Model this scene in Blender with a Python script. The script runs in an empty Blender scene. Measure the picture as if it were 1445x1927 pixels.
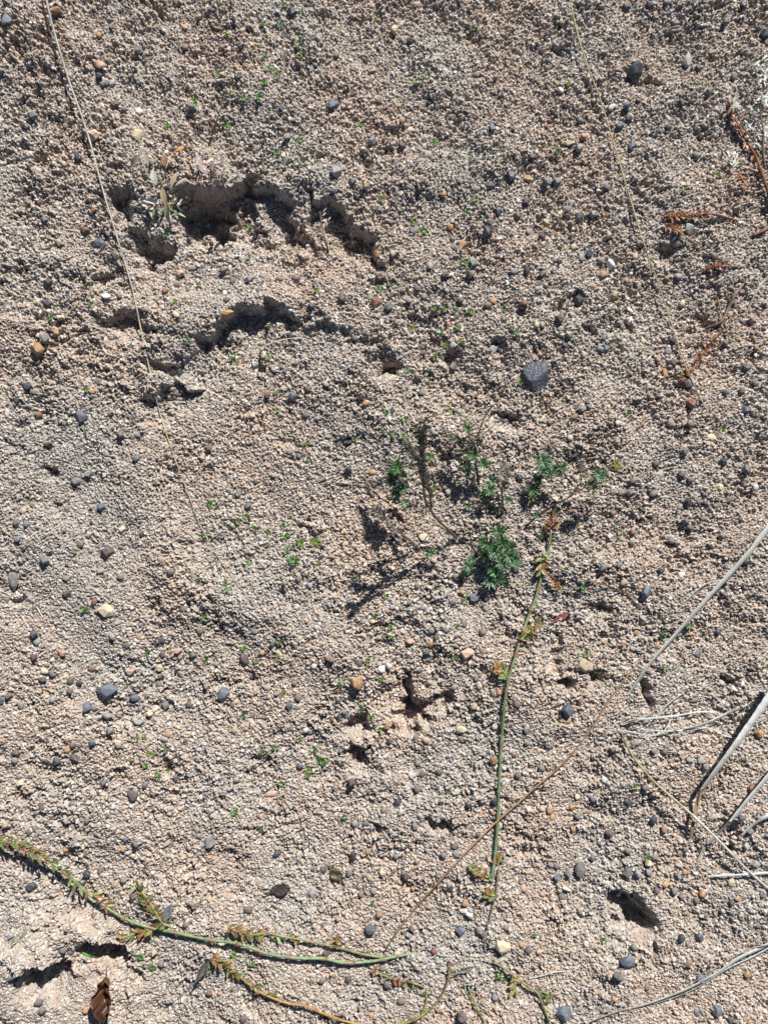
import bpy, bmesh, math, random
import numpy as np

# ---------------------------------------------------------------- camera, light, exposure
S = 0.0004                     # metres per photo pixel on the ground
CX, CY = 722.5, 963.5
HC = 1640.0                    # camera height in the same pixel unit
R = math.radians
scene = bpy.context.scene
cam = bpy.data.cameras.new("camera")
camo = bpy.data.objects.new("camera", cam)
scene.collection.objects.link(camo)
camo.location = (0, 0, HC * S)
cam.sensor_fit = 'VERTICAL'
cam.sensor_height = 24
cam.lens = 12.0 / (CY / HC)
cam.clip_start, cam.clip_end = 0.01, 50
scene.camera = camo

SUN_EL = R(40)
SHX, SHY = -0.36, -0.93        # direction shadows fall (world x, y)
n_ = math.hypot(SHX, SHY); SHX /= n_; SHY /= n_
w = bpy.data.worlds.new("World"); scene.world = w
w.use_nodes = True
nt = w.node_tree
sky = nt.nodes.new('ShaderNodeTexSky'); sky.sky_type = 'NISHITA'
sky.sun_disc = False; sky.air_density = .7; sky.dust_density = .3; sky.sun_elevation = SUN_EL
sky.sun_rotation = math.atan2(-SHX, -SHY)
bg = nt.nodes['Background']; bg.inputs['Strength'].default_value = 0.05
nt.links.new(sky.outputs[0], bg.inputs['Color'])
sl = bpy.data.lights.new("sun", 'SUN'); sl.energy = 5.0; sl.angle = R(0.53); sl.color = (1.0, 0.965, 0.915)
so = bpy.data.objects.new("sun", sl); scene.collection.objects.link(so)
from mathutils import Vector
d = Vector((SHX * math.cos(SUN_EL), SHY * math.cos(SUN_EL), -math.sin(SUN_EL)))
so.rotation_euler = d.to_track_quat('-Z', 'Y').to_euler()
scene.view_settings.view_transform = 'Standard'
scene.view_settings.look = 'None'
scene.view_settings.exposure = 0.6
scene.view_settings.gamma = 1.0
scene.cycles.max_bounces = 5

rng = np.random.default_rng(7)
random.seed(7)

# ---------------------------------------------------------------- materials
def nodes_of(m):
    m.use_nodes = True
    return m.node_tree.nodes, m.node_tree.links, m.node_tree.nodes['Principled BSDF']

def mat_sand():
    m = bpy.data.materials.new("coarse_sand")
    N, L, p = nodes_of(m)
    a = N.new('ShaderNodeAttribute'); a.attribute_name = "mineral"
    t = N.new('ShaderNodeTexCoord')
    nz = N.new('ShaderNodeTexNoise'); nz.inputs['Scale'].default_value = 1400; nz.inputs['Detail'].default_value = 3
    L.new(t.outputs['Object'], nz.inputs['Vector'])
    mr = N.new('ShaderNodeMapRange'); mr.inputs[1].default_value = .25; mr.inputs[2].default_value = .75
    mr.inputs[3].default_value = .82; mr.inputs[4].default_value = 1.16
    L.new(nz.outputs['Fac'], mr.inputs[0])
    mx = N.new('ShaderNodeMix'); mx.data_type = 'RGBA'; mx.blend_type = 'MULTIPLY'; mx.inputs[0].default_value = 1
    L.new(a.outputs['Color'], mx.inputs[6]); L.new(mr.outputs[0], mx.inputs[7])
    L.new(mx.outputs[2], p.inputs['Base Color'])
    L.new(a.outputs['Alpha'], p.inputs['Roughness'])
    p.inputs['Specular IOR Level'].default_value = .38
    bp = N.new('ShaderNodeBump'); bp.inputs['Strength'].default_value = .5; bp.inputs['Distance'].default_value = .0004
    L.new(nz.outputs['Fac'], bp.inputs['Height']); L.new(bp.outputs[0], p.inputs['Normal'])
    return m

def mat_stone(name, col, rough=.7, speck=.35, dust=.5):
    m = bpy.data.materials.new(name)
    N, L, p = nodes_of(m)
    t = N.new('ShaderNodeTexCoord'); oi = N.new('ShaderNodeObjectInfo')
    n1 = N.new('ShaderNodeTexNoise'); n1.inputs['Scale'].default_value = 420; n1.inputs['Detail'].default_value = 5
    n1.noise_dimensions = '4D'
    L.new(t.outputs['Object'], n1.inputs['Vector'])
    mw = N.new('ShaderNodeMath'); mw.operation = 'MULTIPLY'; mw.inputs[1].default_value = 40
    L.new(oi.outputs['Random'], mw.inputs[0]); L.new(mw.outputs[0], n1.inputs['W'])
    r1 = N.new('ShaderNodeMapRange'); r1.inputs[1].default_value = .3; r1.inputs[2].default_value = .7
    r1.inputs[3].default_value = 1 - speck; r1.inputs[4].default_value = 1 + speck
    L.new(n1.outputs['Fac'], r1.inputs[0])
    r2 = N.new('ShaderNodeMapRange'); r2.inputs[3].default_value = .75; r2.inputs[4].default_value = 1.25
    L.new(oi.outputs['Random'], r2.inputs[0])
    mm = N.new('ShaderNodeMath'); mm.operation = 'MULTIPLY'
    L.new(r1.outputs[0], mm.inputs[0]); L.new(r2.outputs[0], mm.inputs[1])
    mx = N.new('ShaderNodeMix'); mx.data_type = 'RGBA'; mx.blend_type = 'MULTIPLY'; mx.inputs[0].default_value = 1
    mx.inputs[6].default_value = (*col, 1); L.new(mm.outputs[0], mx.inputs[7])
    # dusty sand stuck on the stone in patches
    n2 = N.new('ShaderNodeTexNoise'); n2.inputs['Scale'].default_value = 900; n2.inputs['Detail'].default_value = 4
    n2.noise_dimensions = '4D'; L.new(t.outputs['Object'], n2.inputs['Vector']); L.new(mw.outputs[0], n2.inputs['W'])
    r3 = N.new('ShaderNodeMapRange'); r3.inputs[1].default_value = .58; r3.inputs[2].default_value = .72
    r3.inputs[3].default_value = 0; r3.inputs[4].default_value = dust
    L.new(n2.outputs['Fac'], r3.inputs[0])
    m2 = N.new('ShaderNodeMix'); m2.data_type = 'RGBA'; L.new(r3.outputs[0], m2.inputs[0])
    L.new(mx.outputs[2], m2.inputs[6]); m2.inputs[7].default_value = (.33, .28, .225, 1)
    L.new(m2.outputs[2], p.inputs['Base Color'])
    p.inputs['Roughness'].default_value = rough
    p.inputs['Specular IOR Level'].default_value = .4
    bp = N.new('ShaderNodeBump'); bp.inputs['Strength'].default_value = .55; bp.inputs['Distance'].default_value = .0007
    L.new(n1.outputs['Fac'], bp.inputs['Height']); L.new(bp.outputs[0], p.inputs['Normal'])
    return m

def mat_attr(name, rough=.55, transl=0.0, noise=.3, scale=900, spec=.35):
    m = bpy.data.materials.new(name)
    N, L, p = nodes_of(m)
    a = N.new('ShaderNodeAttribute'); a.attribute_name = "tint"
    t = N.new('ShaderNodeTexCoord')
    nz = N.new('ShaderNodeTexNoise'); nz.inputs['Scale'].default_value = scale; nz.inputs['Detail'].default_value = 4
    L.new(t.outputs['Object'], nz.inputs['Vector'])
    mr = N.new('ShaderNodeMapRange'); mr.inputs[1].default_value = .3; mr.inputs[2].default_value = .7
    mr.inputs[3].default_value = 1 - noise; mr.inputs[4].default_value = 1 + noise
    L.new(nz.outputs['Fac'], mr.inputs[0])
    mx = N.new('ShaderNodeMix'); mx.data_type = 'RGBA'; mx.blend_type = 'MULTIPLY'; mx.inputs[0].default_value = 1
    L.new(a.outputs['Color'], mx.inputs[6]); L.new(mr.outputs[0], mx.inputs[7])
    L.new(mx.outputs[2], p.inputs['Base Color'])
    p.inputs['Roughness'].default_value = rough
    p.inputs['Specular IOR Level'].default_value = spec
    bp = N.new('ShaderNodeBump'); bp.inputs['Strength'].default_value = .35; bp.inputs['Distance'].default_value = .0003
    L.new(nz.outputs['Fac'], bp.inputs['Height']); L.new(bp.outputs[0], p.inputs['Normal'])
    if transl:
        tr = N.new('ShaderNodeBsdfTranslucent'); L.new(mx.outputs[2], tr.inputs['Color'])
        ms = N.new('ShaderNodeMixShader'); ms.inputs[0].default_value = transl
        out = N['Material Output']
        L.new(p.outputs[0], ms.inputs[1]); L.new(tr.outputs[0], ms.inputs[2]); L.new(ms.outputs[0], out.inputs['Surface'])
    return m

M_SAND = mat_sand()
M_LEAF = mat_attr("leaf_tissue", .42, .25, .25, spec=.5)
M_STEM = mat_attr("green_stem", .42, 0, .22)
M_STRAW = mat_attr("dry_straw", .5, 0, .28, 1500)
M_GRIT = mat_attr("grit_mineral", .7, 0, .3)
STONE = {   # code: (colour word, material)
    'B': ('slate blue', mat_stone('slate_stone', (.105, .118, .142), .6, .3, .35)),
    'D': ('charcoal', mat_stone('charcoal_stone', (.048, .053, .064), .5, .4, .3)),
    'G': ('grey', mat_stone('grey_stone', (.15, .146, .138), .75, .35, .85)),
    'L': ('pale grey', mat_stone('pale_grey_stone', (.25, .25, .24), .7, .3, .7)),
    'W': ('white', mat_stone('quartz_stone', (.62, .60, .56), .35, .15, .25)),
    'P': ('purple brown', mat_stone('plum_stone', (.115, .088, .088), .7, .3, .7)),
    'R': ('rust brown', mat_stone('rust_stone', (.19, .10, .068), .7, .35, .4)),
    'O': ('orange', mat_stone('ochre_stone', (.32, .19, .095), .65, .35, .35)),
    'T': ('cream', mat_stone('cream_stone', (.47, .39, .265), .65, .25, .4)),
    'K': ('pinkish', mat_stone('pinkish_stone', (.43, .285, .215), .7, .3, .4)),
}

M_ROCK = mat_stone('dark_blue_rock', (.07, .082, .105), .5, .45, .2)

# ---------------------------------------------------------------- ground relief (photo pixel units)
STEP = 1.0
X0, X1, Y0, Y1 = -110.0, 1555.0, -110.0, 2037.0
nx, ny = int((X1 - X0) / STEP) + 1, int((Y1 - Y0) / STEP) + 1
PAD = 42
growth = STEP * np.cumsum(1.15 ** np.arange(1, PAD + 1))
gx = np.concatenate([(X0 - growth)[::-1], X0 + STEP * np.arange(nx), X0 + STEP * (nx - 1) + growth])
gy = np.concatenate([(Y0 - growth)[::-1], Y0 + STEP * np.arange(ny), Y0 + STEP * (ny - 1) + growth])
NX, NY = len(gx), len(gy)

def band(shape, wl, seed, step, width=.45):
    """isotropic band-passed noise, unit variance, wavelength wl in pixels"""
    r = np.random.default_rng(seed)
    f = np.fft.rfft2(r.standard_normal(shape))
    fy = np.fft.fftfreq(shape[0], step)[:, None]; fx = np.fft.rfftfreq(shape[1], step)[None, :]
    k = np.hypot(fy, fx) * wl
    f *= np.exp(-((k - 1) / width) ** 2)
    o = np.fft.irfft2(f, shape)
    return o / o.std()

def fractal(shape, lo, hi, slope, seed, step):
    """irregular noise with a power spectrum between wavelengths lo and hi (px), unit variance"""
    r = np.random.default_rng(seed)
    f = np.fft.rfft2(r.standard_normal(shape))
    fy = np.fft.fftfreq(shape[0], step)[:, None]; fx = np.fft.rfftfreq(shape[1], step)[None, :]
    k = np.hypot(fy, fx) + 1e-9
    f *= k ** -slope * np.exp(-(k * lo * .8) ** 4) * (1 - np.exp(-(k * hi) ** 2))
    o = np.fft.irfft2(f, shape)
    return o / o.std()

def sstep(a, b, x):
    t = np.clip((x - a) / (b - a), 0, 1)
    return t * t * (3 - 2 * t)

# coarse relief: footprints, scarps, hollows, lumps
CS = 3.0
cgx = np.arange(X0 - 20, X1 + 20, CS); cgy = np.arange(Y0 - 20, Y1 + 20, CS)
QX, QY = np.meshgrid(cgx, cgy)
wx = band(QX.shape, 34, 11, CS) * 3.2 + band(QX.shape, 90, 12, CS) * 4
wy = band(QX.shape, 34, 13, CS) * 3.2 + band(QX.shape, 90, 14, CS) * 4
WX, WY = QX + wx, QY + wy
base = np.zeros_like(QX)
rough = np.ones_like(QX)

def pit(x, y, rx, ry, depth, rot=0, wall=.55):
    global base
    c, s = math.cos(R(rot)), math.sin(R(rot))
    u = ((WX - x) * c + (WY - y) * s) / rx; v = (-(WX - x) * s + (WY - y) * c) / ry
    v = np.where(v > 0, v * .62, v)
    dd = np.hypot(u, v)
    base -= depth * 1.1 * (1 - sstep(np.where(v > 0, .05, wall * .8), 1.2, dd))

def lump(x, y, rx, ry, h, rot=0):
    global base
    c, s = math.cos(R(rot)), math.sin(R(rot))
    u = ((WX - x) * c + (WY - y) * s) / rx; v = (-(WX - x) * s + (WY - y) * c) / ry
    base += h * np.exp(-(u * u + v * v))

def smooth_zone(x, y, rx, ry, f):
    global rough
    dd = np.hypot((WX - x) / rx, (WY - y) / ry)
    rough *= 1 - (1 - f) * (1 - sstep(.6, 1.2, dd))

def scarp(pts, h, L, edge=15.0):
    """ground drops by h on the down-sun side of the polyline and rises again over L"""
    global base
    best = np.full(QX.shape, 1e9); drop = np.zeros_like(QX)
    P = [np.array(p[:2], float) for p in pts]; Hh = [p[2] if len(p) > 2 else 1.0 for p in pts]
    for i in range(len(P) - 1):
        a, b = P[i], P[i + 1]; ab = b - a; l2 = ab @ ab
        t = np.clip(((WX - a[0]) * ab[0] + (WY - a[1]) * ab[1]) / l2, 0, 1)
        dx, dy = WX - (a[0] + t * ab[0]), WY - (a[1] + t * ab[1])
        dist = np.hypot(dx, dy)
        nrm = np.array([-ab[1], ab[0]]) / math.sqrt(l2)
        if nrm @ np.array([-.36, .93]) < 0: nrm = -nrm
        sd = (WX - a[0]) * nrm[0] + (WY - a[1]) * nrm[1]
        sgn = np.where(sd >= 0, dist, -dist)
        hh = Hh[i] + (Hh[i + 1] - Hh[i]) * t
        # fade round the ends
        endf = np.where(((t <= 0) & (i == 0)) | ((t >= 1) & (i == len(P) - 2)), np.exp(-(dist / (h * .7)) ** 2), 1)
        v = h * hh * endf * sstep(-edge * .5, edge * .5, sgn) * (1 - sstep(0, 1, sgn / L))
        closer = dist < best
        drop = np.where(closer, v, drop); best = np.minimum(best, dist)
    base -= drop

# broad form
base += band(QX.shape, 420, 21, CS) * 5 + band(QX.shape, 180, 22, CS) * 3.2
lump(450, 592, 210, 44, 17, 2); lump(830, 800, 150, 40, 14, 5); lump(1150, 1075, 170, 45, 14, 6)
lump(700, 1535, 110, 40, 11, -8); lump(560, 1300, 260, 70, -9); lump(1050, 640, 200, 80, 9); lump(1180, 1450, 180, 60, 9, -15)
lump(760, 1250, 200, 45, 9); lump(150, 1400, 220, 60, 9, 8); lump(380, 1640, 330, 60, -8); lump(160, 830, 200, 60, 8, 10)
lump(560, 560, 160, 40, 6)
lump(480, 330, 240, 50, 9)
lump(660, 380, 90, 40, 8, 35)
pit(400, 455, 170, 95, 13, 4, .1)
pit(480, 830, 250, 250, 12, 0, .1)
lump(285, 930, 45, 190, 13, -12)
lump(420, 1135, 130, 46, 16, 30)
# first toe hollow
pit(228, 382, 34, 32, 40); pit(282, 478, 40, 44, 46, 10); pit(262, 445, 22, 18, 14)
scarp([(330, 362, .6), (370, 356, 1), (420, 360, 1.1), (452, 345, .8)], 48, 150)
scarp([(450, 342, .7), (500, 350, .8), (533, 372, 1), (556, 410, 1), (578, 446, .7)], 36, 130, 14)
scarp([(607, 372, .8), (640, 396, 1.1), (676, 434, 1.1), (712, 482, .6)], 40, 110, 14)
pit(385, 398, 48, 36, 30); pit(412, 432, 24, 26, 24)
# second hollow and the toe arc of the shoe print
pit(228, 612, 42, 26, 30); pit(275, 622, 30, 16, 16)
scarp([(262, 748, .5), (300, 744, .8), (328, 722, .8), (336, 690, .8)], 30, 110, 12)
scarp([(336, 688, .5), (380, 640, .8), (430, 598, 1), (470, 578, 1.25), (512, 572, 1.25), (540, 590, .7)], 40, 170, 18)
scarp([(540, 588, .5), (590, 592, .45), (650, 612, .45), (700, 642, .5), (738, 690, .8)], 30, 130, 30)
pit(735, 695, 22, 16, 20); pit(852, 668, 28, 18, 22); pit(938, 655, 18, 22, 18)
pit(962, 793, 30, 16, 17); pit(745, 985, 20, 14, 10)
pit(560, 545, 22, 12, 4)
# centre-bottom hollows
scarp([(748, 1268, .5), (765, 1300, 1), (775, 1330, 1), (800, 1345, .8)], 24, 60)
pit(778, 1342, 32, 28, 38); pit(833, 1322, 26, 28, 24, 30); pit(672, 1366, 24, 22, 34); pit(672, 1426, 34, 19, 26); pit(765, 1295, 14, 28, 20)
lump(690, 1400, 40, 14, 8); lump(805, 1300, 20, 20, 6)
pit(703, 1552, 20, 11, 13); pit(828, 1554, 34, 12, 17); pit(640, 1455, 20, 14, 5)
lump(740, 1480, 70, 30, 7)
# right side
pit(1160, 1697, 28, 20, 32, 20); pit(1200, 1731, 44, 30, 54, 38); pit(1236, 1795, 10, 24, 15, -15)
lump(1215, 1695, 40, 18, 9, 30)
pit(1216, 1302, 10, 20, 24); pit(1371, 1281, 14, 15, 26, -40); pit(1368, 1300, 7, 9, 12)
pit(1122, 1278, 18, 20, 26, 40); pit(1068, 1290, 20, 14, 16); pit(1255, 470, 22, 20, 18); pit(1240, 365, 18, 9, 10)
pit(1130, 1145, 30, 12, 11); pit(1180, 622, 10, 12, 13); pit(1108, 628, 16, 14, 16); pit(1084, 562, 22, 16, 14)
pit(1045, 575, 14, 12, 14); pit(1210, 158, 30, 14, 16, 15); pit(1175, 142, 14, 12, 10); pit(1145, 610, 9, 9, 8)
pit(1405, 605, 14, 10, 12); pit(1330, 600, 14, 12, 10); pit(1042, 1212, 14, 14, 14); pit(1050, 1245, 14, 18, 17); pit(1058, 1290, 18, 14, 18); pit(1075, 1262, 12, 10, 10)  # hollows nearest the green runner are added to mimic a wiry plant's shadow
pit(1255, 76, 18, 10, 9); pit(1390, 100, 12, 9, 9)
pit(1320, 1520, 12, 20, 6)
# left side
pit(98, 893, 10, 9, 18); pit(105, 951, 16, 9, 12); pit(196, 524, 20, 12, 16); pit(118, 618, 12, 10, 10)
pit(75, 555, 12, 9, 10); pit(72, 305, 12, 8, 8); pit(25, 1130, 14, 8, 10); pit(96, 1040, 11, 8, 9)
pit(700, 545, 12, 8, 6); pit(600, 300, 14, 11, 12); pit(520, 280, 12, 8, 8); pit(130, 690, 12, 8, 6)
# bottom-left crumbling lumps and the caves under them
lump(55, 1792, 60, 34, 42, -12); lump(120, 1745, 80, 34, 24, 15); lump(195, 1752, 50, 20, 24, 10)
lump(30, 1850, 60, 40, 14); lump(30, 1895, 120, 40, 8)
pit(85, 1836, 58, 30, 50, -6, .6); pit(198, 1796, 52, 30, 46, 4, .6); lump(190, 1768, 46, 12, 12, 6); lump(80, 1806, 60, 14, 12, -8); pit(240, 1835, 30, 26, 18, 40); pit(28, 1808, 16, 9, 16)
lump(172, 1822, 26, 16, 16); pit(232, 1885, 12, 22, 10)
pit(85, 1750, 16, 8, 10); pit(10, 1605, 40, 16, 8, 20); pit(58, 1640, 30, 12, 8, 30)
pit(180, 1690, 40, 12, 8, 40)
# stiffer, finer ground
smooth_zone(165, 1010, 150, 230, .45); smooth_zone(20, 640, 70, 110, .5); smooth_zone(60, 1200, 120, 110, .6)
smooth_zone(100, 1890, 170, 60, .6); smooth_zone(480, 830, 190, 190, .72); smooth_zone(560, 1240, 180, 120, .85)
smooth_zone(700, 1700, 320, 160, .85); smooth_zone(1150, 1900, 320, 110, .75); smooth_zone(450, 545, 260, 52, .42)
rough_left = np.exp(-((WX + 40) / 230) ** 2) * (1 - sstep(720, 800, WY))
rough *= 1 + .5 * rough_left

def bil(A, x, y, xs=cgx, ys=cgy, st=CS):
    fx = np.clip((x - xs[0]) / st, 0, len(xs) - 1.001); fy = np.clip((y - ys[0]) / st, 0, len(ys) - 1.001)
    ix, iy = fx.astype(int), fy.astype(int); tx, ty = fx - ix, fy - iy
    return (A[iy, ix] * (1 - tx) * (1 - ty) + A[iy, ix + 1] * tx * (1 - ty) +
            A[iy + 1, ix] * (1 - tx) * ty + A[iy + 1, ix + 1] * tx * ty)

FX = np.broadcast_to(gx[None, :], (NY, NX)); FY = np.broadcast_to(gy[:, None], (NY, NX))
rg = bil(rough, FX, FY)
surf = bil(base, FX, FY)
n30 = band((NY, NX), 27, 32, STEP, .8); n60 = band((NY, NX), 62, 33, STEP, .8)
crust = fractal((NY, NX), 5, 130, 1.25, 30, STEP); crumb = fractal((NY, NX), 4, 34, .7, 31, STEP)
patch = np.clip(1 + .38 * band((NY, NX), 150, 34, STEP, .8), .35, 1.8)   # crusted patches and looser ones
rg = rg * patch
clump = 3.3 * crust + 1.5 * crumb
clump -= 3.4 * np.clip(crumb * .8 + .5 * crust - .75, 0, 2.2)            # little pits between crumbs
surf = surf + rg * clump
SM = bil(base, FX, FY) + rg * 2.8 * crust            # smoothed ground for standing things on
surf = surf.astype(np.float32)
H = surf - 2.0
GID = np.full((NY, NX), -1, np.int32)

def Hs(x, y):
    x = np.asarray(x, float); y = np.asarray(y, float)
    ix = np.clip(np.interp(x, gx, np.arange(NX)), 0, NX - 1).round().astype(int)
    iy = np.clip(np.interp(y, gy, np.arange(NY)), 0, NY - 1).round().astype(int)
    return SM[iy, ix] + 1.2

# sand grains pressed into the relief: each grain is a tilted ellipsoid cap of its own colour
grain_cols = []
def add_grains(cx, cy, r, zo, id0):
    ix = ((cx - X0) / STEP).round().astype(int) + PAD; iy = ((cy - Y0) / STEP).round().astype(int) + PAD
    n = len(cx)
    z0 = surf[iy, ix] + zo
    ang = rng.uniform(0, math.pi, n); asp = rng.uniform(.68, 1.0, n); tl = rng.uniform(-.4, .4, (2, n))
    ca, sa = np.cos(ang), np.sin(ang)
    flat = rng.uniform(.6, 1.25, n)
    reach = int(math.ceil(r.max() / STEP))
    out = []
    for oy in range(-reach, reach + 1):
        for ox in range(-reach, reach + 1):
            dx = (ix + ox - PAD) * STEP + X0 - cx; dy = (iy + oy - PAD) * STEP + Y0 - cy
            u = (dx * ca + dy * sa) / r; v = (-dx * sa + dy * ca) / (r * asp)
            d2 = u * u + v * v
            k = np.nonzero(d2 < 1)[0]
            h = z0[k] + r[k] * flat[k] * np.minimum(np.sqrt(1 - d2[k]), .78) + tl[0, k] * dx[k] + tl[1, k] * dy[k]
            out.append((iy[k] + oy, ix[k] + ox, h.astype(np.float32), k))
    for a, b, h, k in out: np.maximum.at(H, (a, b), h)
    for a, b, h, k in out:
        w = H[a, b] <= h + 1e-6
        GID[a[w], b[w]] = id0 + k[w]

def jitter(sp):
    ax = np.arange(X0 + 8, X1 - 8, sp); ay = np.arange(Y0 + 8, Y1 - 8, sp)
    a, b = np.meshgrid(ax, ay)
    return (a.ravel() + rng.uniform(-.95, .95, a.size) * sp, b.ravel() + rng.uniform(-.95, .95, a.size) * sp)
gid = 0
for sp, r0, r1, z0_, z1_ in ((2.45, .95, 1.75, -1.15, 1.05), (6.6, 1.4, 2.5, -1.2, 1.1), (19, 2.2, 3.9, -1.6, .9)):
    cx_, cy_ = jitter(sp)
    if sp > 20:
        keep = rng.random(len(cx_)) < .75; cx_, cy_ = cx_[keep], cy_[keep]
    rr = rng.uniform(r0, r1, len(cx_))
    add_grains(cx_, cy_, rr, rng.uniform(z0_, z1_, len(cx_)), gid)
    gid += len(cx_)
PAL = np.array([[.385, .325, .262], [.36, .295, .235], [.42, .36, .295], [.58, .55, .49], [.39, .285, .225],
                [.40, .225, .10], [.19, .188, .18], [.07, .07, .072], [.23, .135, .10], [.27, .235, .20]])
PP = np.array([.25, .21, .17, .105, .065, .032, .06, .016, .018, .07])
pick = rng.choice(len(PAL), gid, p=PP / PP.sum())
gcol = (PAL * np.array([1.0, 1.02, 1.085]))[pick] * rng.uniform(.78, 1.18, (gid, 1)) * rng.uniform(.96, 1.04, (gid, 3))
gro = np.where(pick == 3, rng.uniform(.25, .6, gid), rng.uniform(.45, .95, gid))
COL = np.empty((NY, NX, 4), np.float32)
COL[..., :3] = gcol[np.maximum(GID, 0)]
COL[..., 3] = gro[np.maximum(GID, 0)]
bare = GID < 0
COL[bare] = (.34, .287, .23, .9)
# damp-pink and grey drifts of the sand itself
dr = band((NY, NX), 300, 41, STEP)
COL[..., :3] *= (1 + .022 * dr[..., None] * np.array([1.0, -.2, -.9]))
greyz = (1 - sstep(.5, 1.25, np.hypot((FX - 150) / 170, (FY - 980) / 270)))[..., None] * .45
COL[..., :3] = COL[..., :3] * (1 - greyz) + greyz * (COL[..., :3].mean(-1, keepdims=True) * np.array([1.03, .98, .90]) * .92)

def P3(x, y, z, shift=True):
    """apparent photo position + height (px) -> world"""
    x = np.asarray(x, float); y = np.asarray(y, float); z = np.asarray(z, float)
    f = (HC - z) / HC if shift else 1.0
    return np.stack([(x - CX) * f * S, (CY - y) * f * S, z * S], -1)

def link(o, parent=None):
    scene.collection.objects.link(o)
    if parent is not None: o.parent = parent
    return o

def tag(o, label=None, cat=None, group=None, kind=None):
    if label: o['label'] = label
    if cat: o['category'] = cat
    if group: o['group'] = group
    if kind: o['kind'] = kind
    return o

def big_mesh(name, V, quads, cols, attr):
    me = bpy.data.meshes.new(name)
    me.vertices.add(len(V)); me.vertices.foreach_set('co', V.astype(np.float32).ravel())
    nq, k = quads.shape
    me.loops.add(nq * k); me.loops.foreach_set('vertex_index', quads.astype(np.int32).ravel())
    me.polygons.add(nq); me.polygons.foreach_set('loop_start', (np.arange(nq) * k).astype(np.int32))
    me.update(calc_edges=True)
    a = me.color_attributes.new(attr, 'FLOAT_COLOR', 'POINT')
    a.data.foreach_set('color', cols.astype(np.float32).ravel())
    return me

V = np.stack([(FX - CX) * S, (CY - FY) * S, H * S], -1).reshape(-1, 3)
I = np.arange(NY * NX).reshape(NY, NX)
Q = np.stack([I[1:, :-1], I[1:, 1:], I[:-1, 1:], I[:-1, :-1]], -1).reshape(-1, 4)
gm = big_mesh("ground", V, Q, COL.reshape(-1, 4), "mineral")
gm.shade_smooth()
gm.materials.append(M_SAND)
ground = link(bpy.data.objects.new("ground", gm)); tag(ground, kind='structure')

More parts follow.
